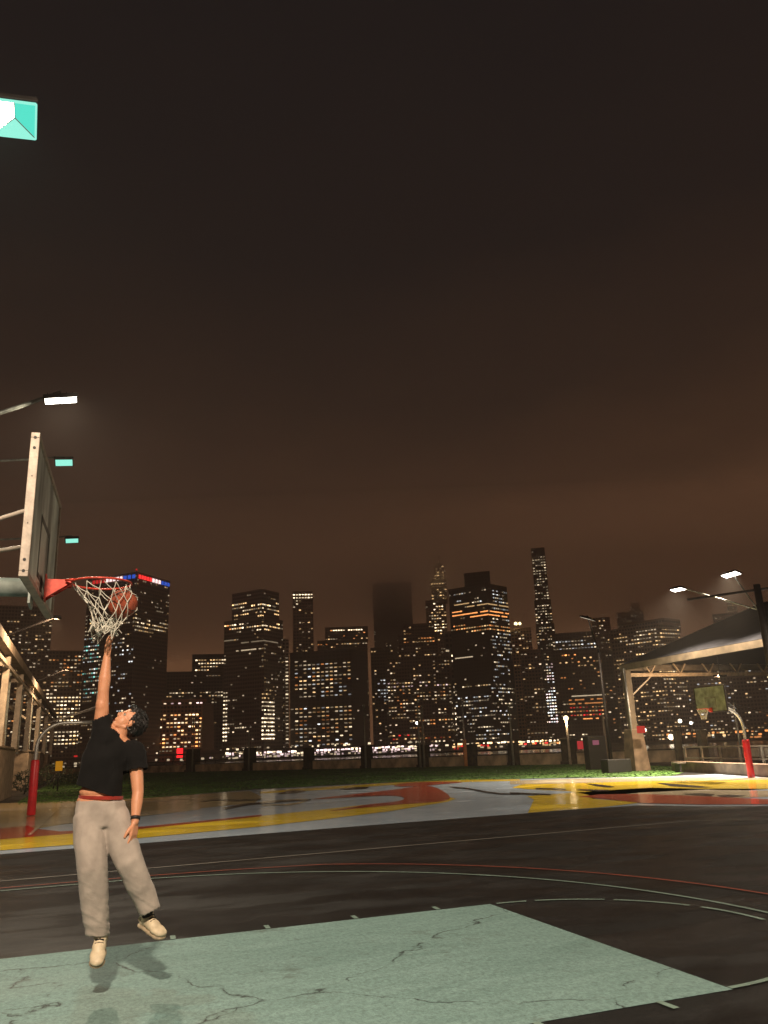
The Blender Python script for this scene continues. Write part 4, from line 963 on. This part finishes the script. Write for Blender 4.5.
cone(b, Lc(shR+Vector((.04,0,-.05))), Lc(shL+Vector((-.04,0,0))), .07, .07)
# arms
cone(b, Lc(shR), Lc(elR), .060, .043); b.sphere(Lc(shR*.45+elR*.55+Vector((-.006,-.006,0))), 1, 14, (.048,.050,.085)); b.sphere(Lc(elR*.72+wrR*.28+Vector((.003,0,0))), 1, 14, (.046,.046,.080)); cone(b, Lc(elR+(shR-elR)*.05), Lc(elR+(wrR-elR)*.35), .045, .048); cone(b, Lc(elR+(wrR-elR)*.35), Lc(wrR), .047, .030)
cone(b, Lc(shL), Lc(elL), .060, .045); cone(b, Lc(elL), Lc(elL+(wrL-elL)*.35), .044, .045); cone(b, Lc(elL+(wrL-elL)*.35), Lc(wrL), .045, .029)
# legs (under the trousers)
for h_, k_, a_ in ((hR,knR,anR),(hL,knL,anL)):
    cone(b, Lc(h_), Lc(k_), .080, .052); cone(b, Lc(k_), Lc(k_+(a_-k_)*.35), .056, .058); cone(b, Lc(k_+(a_-k_)*.35), Lc(a_), .057, .038)
# hands
def hand(wr, d, palm_n, side, curl, spread=1.0, s=1.0):
    """d: direction of fingers, palm_n: palm normal, side: direction from palm centre to the thumb"""
    d, palm_n = d.normalized(), palm_n.normalized(); side = side.normalized()
    pc = wr+d*.055*s
    for k in range(4):
        off = side*(.030-.020*k)*s; base = wr+d*.095*s+off
        b.tube([Lc(wr+side*(.018-.012*k)*s+d*.005), Lc(wr+d*.05*s+off*.9), Lc(base)], [.017*s,.0155*s,.0135*s], 10); b.sphere(Lc(base), .0125*s, 10)
        L1 = (.040,.045,.042,.032)[k]*s; p0_ = base; dd = d+side*(.16-.11*k)*spread
        for j, (ll, rr_) in enumerate(((L1,.0105),(L1*.66,.0095),(L1*.52,.0085))):
            dd = (dd.normalized()+palm_n*curl*(.5+.5*j)).normalized(); p1_ = p0_+dd*ll
            b.tube([Lc(p0_), Lc(p1_)], [rr_*s, rr_*.92*s], 10); b.sphere(Lc(p1_), rr_*.93*s, 10); p0_ = p1_
    t0 = wr+d*.025*s+side*.020*s; t1 = t0+(d*.7+side*.75+palm_n*.25).normalized()*.045*s; t2 = t1+(d*.9+side*.45+palm_n*.3).normalized()*.032*s; t3 = t2+(d+side*.2+palm_n*.3).normalized()*.026*s
    b.tube([Lc(t0), Lc(t1), Lc(t2), Lc(t3)], [.017*s,.0145*s,.012*s,.010*s], 10); b.sphere(Lc(t3), .010*s, 10)
hand(wrR, Vector((.05,.0,1)), Vector((.75,.45,.1)), Vector((-.45,.85,0)), .22, s=1.0)
hand(wrL, Vector((-.10,-.15,-1)), Vector((-.7,.55,0)), Vector((-.62,-.75,.0)), .30)
# neck and head
hc = J(128.5,722,.02); f_ = Vector((-.60,-.22,.76)).normalized(); uu = Vector((.78,.20,.55)); uu = (uu-f_*uu.dot(f_)).normalized(); ss = f_.cross(uu)   # ss: towards the head's right
HR = Matrix((f_, -ss, uu)).transposed()     # local: x forward, y left, z up
def hp(x, y, z): return hc+HR@Vector((x, y, z))
cone(b, Lc(nb_+Vector((.0,.02,-.02))), Lc(hp(-.01,0,-.07)), .060, .054)
b.sphere(Lc(hp(-.012,0,.03)), 1, 20, (.098,.076,.092), HR)       # skull
b.sphere(Lc(hp(.028,0,-.035)), 1, 18, (.062,.058,.075), HR)      # face
b.sphere(Lc(hp(.055,0,-.093)), 1, 12, (.028,.026,.022), HR)      # chin
b.tube([Lc(hp(-.01,.052,-.05)), Lc(hp(.052,.018,-.092))], [.020,.017], 10); b.tube([Lc(hp(-.01,-.052,-.05)), Lc(hp(.052,-.018,-.092))], [.020,.017], 10)
b.tube([Lc(hp(.083,0,.012)), Lc(hp(.104,0,-.022)), Lc(hp(.092,0,-.032))], [.009,.0135,.011], 10)       # nose
b.sphere(Lc(hp(.098,.011,-.029)), .0095, 8); b.sphere(Lc(hp(.098,-.011,-.029)), .0095, 8)
b.tube([Lc(hp(.072,.04,.026)), Lc(hp(.086,0,.024)), Lc(hp(.072,-.04,.026))], .010, 8)                   # brow
b.tube([Lc(hp(.076,.022,-.056)), Lc(hp(.088,0,-.053)), Lc(hp(.076,-.022,-.056))], [.005,.008,.005], 8)    # lips
b.tube([Lc(hp(.076,.020,-.065)), Lc(hp(.086,0,-.066)), Lc(hp(.076,-.020,-.065))], [.005,.0085,.005], 8)
for s_ in (-1,1):
    b.sphere(Lc(hp(-.008,s_*.078,-.008)), 1, 12, (.020,.010,.033), HR)
body = remesh(b, 'body', SKIN, person, .0055, 3)
for s_ in (-1,1):
    MB().sphere(Lc(hp(.070,s_*.029,.004)), .0125, 12).build('eye', EYEW, body); MB().sphere(Lc(hp(.0785,s_*.029,.006)), .0062, 8).build('iris', EYED, body)
# hair
b = MB(); b.sphere(Lc(hp(-.030,0,.040)), 1, 24, (.104,.088,.098), HR); b.sphere(Lc(hp(-.055,0,-.005)), 1, 18, (.070,.078,.075), HR); b.sphere(Lc(hp(.035,0,.095)), 1, 14, (.055,.065,.035), HR)
for s_ in (-1,1): b.tube([Lc(hp(.01,s_*.076,.05)), Lc(hp(.008,s_*.079,.012))], [.018,.009], 8)
def hairn(v): return .010*noise.noise(v*38)+.008*noise.noise(v*90+Vector((3,1,2)))
remesh(b, 'hair', HAIR, person, .006, 2, hairn)
b = MB(); rs_ = random.Random(4)
for i in range(420):
    th, ph = rs_.uniform(0, 6.28), math.acos(rs_.uniform(-.35, 1)); d = Vector((math.sin(ph)*math.cos(th), math.sin(ph)*math.sin(th), math.cos(ph)))
    if d.x > .45 and d.z < .75: continue
    p0_ = Vector((-.030+d.x*.104, d.y*.089, .036+d.z*.098)); tn = (Vector((-.6,rs_.uniform(-.6,.6),-.5))-d*0.0); tn = (tn-d*tn.dot(d)).normalized()
    P_ = [p0_, p0_+tn*.018+d*.010, p0_+tn*.036+d*rs_.uniform(.004,.014)]
    b.tube([Lc(hp(*p)) for p in P_], [.0032,.0026,.0012], 4, cap=False)
b.build('hair_strands', HAIR, person)
# t-shirt
b = MB()
def CN(x, y, dy=0): return Lc(J(x, y, dy))
tor = [((98,812),.168,.122),((99,798),.168,.122),((101,780),.180,.128),((105,765),.188,.134),((110,752),.184,.128),((114.5,742),.145,.105),((117.5,736.5),.072,.074)]
# oriented elliptical rings along the torso
def loft(b, rings, n=36):
    rr_ = []
    for c, ax, ay, ra, rb in rings:
        rr_.append([b.bm.verts.new(c+ax*ra*math.cos(2*math.pi*k/n)+ay*rb*math.sin(2*math.pi*k/n)) for k in range(n)])
    for a, c in zip(rr_, rr_[1:]):
        for k in range(n): b.bm.faces.new((a[k], a[(k+1)%n], c[(k+1)%n], c[k])).smooth = True
    b.bm.faces.new(rr_[0][::-1]); b.bm.faces.new(rr_[-1])
def axes(p, q, tw=0):
    t_ = (q-p).normalized(); x = Vector((math.cos(tw), math.sin(tw), 0)); x = (x-t_*x.dot(t_)).normalized(); y = t_.cross(x); return x, y
rings = []
for i, ((x, y), ra, rb_) in enumerate(tor, -1):
    c = CN(x, y); nx = CN(*tor[min(i+2, len(tor)-1)][0]); pv = CN(*tor[max(i, 0)][0]); ax, ay = axes(pv, nx)
    tl = R(4+4*i); ax2 = (ax*math.cos(tl)-Vector((0,0,1))*math.sin(tl)); rings.append((c, ax2.normalized(), ay, ra, rb_))
loft(b, rings)
cone(b, Lc(shR+Vector((.05,.0,-.075))), Lc(shR+Vector((.0,0,.045))), .105, .076, 18)   # right sleeve, stretched upwards
cone(b, CN(106,742), Lc(shR+Vector((.03,0,-.05))), .12, .10, 18)
cone(b, Lc(shL+Vector((-.06,0,.01))), Lc(shL+Vector((.0,0,-.01))), .095, .088, 18); cone(b, Lc(shL), Lc(shL+(elL-shL)*.50), .086, .080, 18)
cone(b, CN(112,755), Lc(shL+Vector((-.06,0,-.03))), .125, .10, 18)
def foldn(v):
    d = v.x*.7+v.z; return .017*noise.noise(Vector((v.x*4+v.z*5, v.y*5, v.z*7-v.x*8)))+.006*noise.noise(Vector((v.x*16,v.y*12,v.z*9+4)))
hem0 = CN(98,791.5); hemn = Vector((.36,0,1)).normalized()
slR = Lc(shR+Vector((.0,0,.085))); 
def keep(v):
    if v.x < Lc(shR).x+.13 and v.z > slR.z-.02+ (v.x-slR.x)*.4: return False
    e_ = Lc(shL+(elL-shL)*.48); 
    if (v-e_).dot(Lc(elL)-Lc(shL)) > 0 and v.x > e_.x-.10: return False
    nn_ = Lc(J(119,733.5)); nd = (Lc(hc)-Lc(nb_)).normalized()
    if (v-nn_).dot(nd) > -.004 and (v-nn_).length < .115: return False
    return True
sh_ = remesh(b, 't_shirt', SHIRT, person, .009, 6, foldn, keep, [(hem0, hemn)])
so = sh_.modifiers.new('cloth', 'SOLIDIFY'); so.thickness = .005; so.offset = -1
# trousers
b = MB()
pr = [(Lc(J(101,800)), .178,.125), (Lc(J(101,812)), .190,.138), (Lc(J(102,826)), .185,.135)]
loft(b, [(c, Vector((1,0,-.07)).normalized(), Vector((0,1,0)), a, d) for c, a, d in pr])
def leg(pts):
    P = [CN(x, y, dy) for x, y, dy, r_ in pts]; rs = [r_ for *_, r_ in pts]
    b.tube(P, rs, 22);
    for p, r_ in list(zip(P, rs))[1:-1]: b.sphere(p, r_*.985, 18)
leg([(90,815,0,.120),(90,840,-.04,.122),(92,868,-.07,.112),(94.5,895,-.03,.102),(96.5,918,0,.094),(97.5,932,.02,.086),(98.5,945,.03,.080)])
leg([(113,815,0,.115),(120,838,-.05,.114),(129,862,-.09,.104),(138,883,-.07,.094),(145.5,898,-.04,.085),(149,908,-.03,.078),(152.5,917,-.01,.070)])
def pfold(v):
    low = max(0, min(1, (.95-v.z)/.5))
    # long diagonal drag lines from hip to knee, short stacked creases at the ankle
    d1 = noise.noise(Vector((v.x*9+v.z*3, v.y*7, v.z*2.2)))
    cr_ = noise.noise(Vector((v.x*6+3, v.y*6, v.z*22+v.x*14)))
    return .011*d1+.0035*noise.noise(Vector((v.x*26+1,v.y*20,v.z*9)))+.006*low*(1-abs(cr_)*2.2)
cR, cL = CN(97,934,.02), CN(149,909,-.02)
def keepp(v):
    if v.x < CN(118,900).x: return v.z > CN(97.5,936).z-.10*(v.x-CN(97.5,936).x)
    return v.z > CN(149.5,911).z+.35*(v.x-CN(149.5,911).x)
pt = remesh(b, 'sweatpants', PANTS, person, .009, 9, pfold, keepp, [(CN(101,799), Vector((-.07,0,-1)).normalized())])
so = pt.modifiers.new('cloth', 'SOLIDIFY'); so.thickness = .006; so.offset = -1
# waistbands
b = MB(); c = CN(101,798.5); n = 40
for (ra, rb_, z0, z1, m_, nm) in ((.166,.122,-.004,.022,BRIEF,'underwear_band'),):
    q = []
    for k in range(n): 
        a = 2*math.pi*k/n; q.append((c+Vector((ra*math.cos(a), rb_*math.sin(a), z0-.07*ra*math.cos(a))), c+Vector((ra*math.cos(a), rb_*math.sin(a), z1-.07*ra*math.cos(a)))))
    for k in range(n): b.face([q[k][0], q[(k+1)%n][0], q[(k+1)%n][1], q[k][1]])
    b.build(nm, m_, person)
# pelvis skin band above is the body mesh; wrist band
d_ = (wrL-elL).normalized(); c = wrL-d_*.03; MB().tube([Lc(c-d_*.012), Lc(c+d_*.012)], .037, 16).build('wrist_band', HOLEM, person)
# shoes and socks
def shoe(an, heel, toe, nrm, wd=1.18):
    d = (toe-heel).normalized(); n_ = (nrm-d*nrm.dot(d)).normalized(); s_ = d.cross(n_)   # n_: towards the top of the foot
    ln = (toe-heel).length
    b = MB()
    def el(t_, h_, sx, sy, sz): b.sphere(Lc(heel+d*ln*t_+n_*h_), 1, 16, (sx, sy*wd, sz*1.08), Matrix((d, s_, n_)).transposed())
    el(.14,.04,.045,.040,.045); el(.30,.05,.065,.040,.045); el(.5,.040,.075,.043,.040); el(.72,.030,.070,.049,.030); el(.86,.026,.045,.044,.026)
    b.tube([Lc(heel+d*ln*.20+n_*.06), Lc(heel+d*ln*.18+n_*.105)], [.044,.046], 14)
    u = remesh(b, 'shoe', SHOE, person, .007, 4)
    b = MB()
    for t_, sx, sy in ((.14,.05,.043),(.35,.08,.041),(.6,.09,.048),(.82,.055,.049)): b.sphere(Lc(heel+d*ln*t_-n_*.004), 1, 16, (sx, sy*wd*1.04, .020), Matrix((d, s_, n_)).transposed())
    remesh(b, 'sole', SOLE, u, .007, 3)
    b = MB()
    for k in range(5): 
        c = heel+d*ln*(.36+.07*k)+n_*(.100-.011*k); b.tube([Lc(c-s_*.030-n_*.006), Lc(c+n_*.003), Lc(c+s_*.030-n_*.006)], .005, 6)
    b.build('laces', SOCK, u)
    b = MB(); b.sphere(Lc(heel+d*ln*.10+n_*.045), 1, 14, (.036,.043*wd,.036), Matrix((d, s_, n_)).transposed()); b.build('heel_tab', SOLE, u)
    b = MB(); b.tube([Lc(heel+d*ln*.20+n_*.07), Lc(an+(an-(heel+d*ln*.2)).normalized()*.03)], [.041,.043], 16); b.build('sock', SOCK, person)
shoe(anR, J(102,934,.10), J(96,968,-.13), Vector((-.1,-1,.5)))
shoe(anL, J(141,923,.09), J(163,938,-.12), Vector((.25,-.45,1)))

# ------------------------------------------------------------------ haze
b = MB(); b.box((900,750,165-2.5), (3800,3600,335)); hz = b.build('haze', None, kind='stuff')
m = bpy.data.materials.new('haze'); m.use_nodes = True; N, L = m.node_tree.nodes, m.node_tree.links; N.clear()
pv = N.new('ShaderNodeVolumePrincipled'); o_ = N.new('ShaderNodeOutputMaterial'); pv.inputs['Color'].default_value = (.97,.90,.84,1); pv.inputs['Density'].default_value = .00046; pv.inputs['Anisotropy'].default_value = .2
L.new(pv.outputs[0], o_.inputs['Volume']); hz.data.materials.append(m)

c0 = at_dist(384,700,1480); b = MB(); b.box((0,0,0), (4200,960,106), Matrix.Rotation(-YAW,3,'Z')); fg = b.build('fog_bank', None, loc=(c0.x,c0.y,275), kind='stuff'); tag(fg, 'low fog swallowing the tops of the tallest far towers', 'fog')
m = bpy.data.materials.new('fog'); m.use_nodes = True; N, L = m.node_tree.nodes, m.node_tree.links; N.clear()
pv = N.new('ShaderNodeVolumePrincipled'); o_ = N.new('ShaderNodeOutputMaterial'); pv.inputs['Color'].default_value = (1,1,1,1); pv.inputs['Density'].default_value = .0052; pv.inputs['Anisotropy'].default_value = .92
L.new(pv.outputs[0], o_.inputs['Volume']); fg.data.materials.append(m)
print('windows', NWIN, 'objects', len(bpy.data.objects))
# ------------------------------------------------------------------ render settings
S.view_settings.view_transform = 'Standard'; S.view_settings.look = 'None'; S.view_settings.exposure = 0; S.view_settings.gamma = 1
S.cycles.use_denoising = True
S.cycles.max_bounces = 8; S.cycles.volume_bounces = 6; S.cycles.diffuse_bounces = 3; S.cycles.glossy_bounces = 3
S.cycles.sample_clamp_indirect = 4
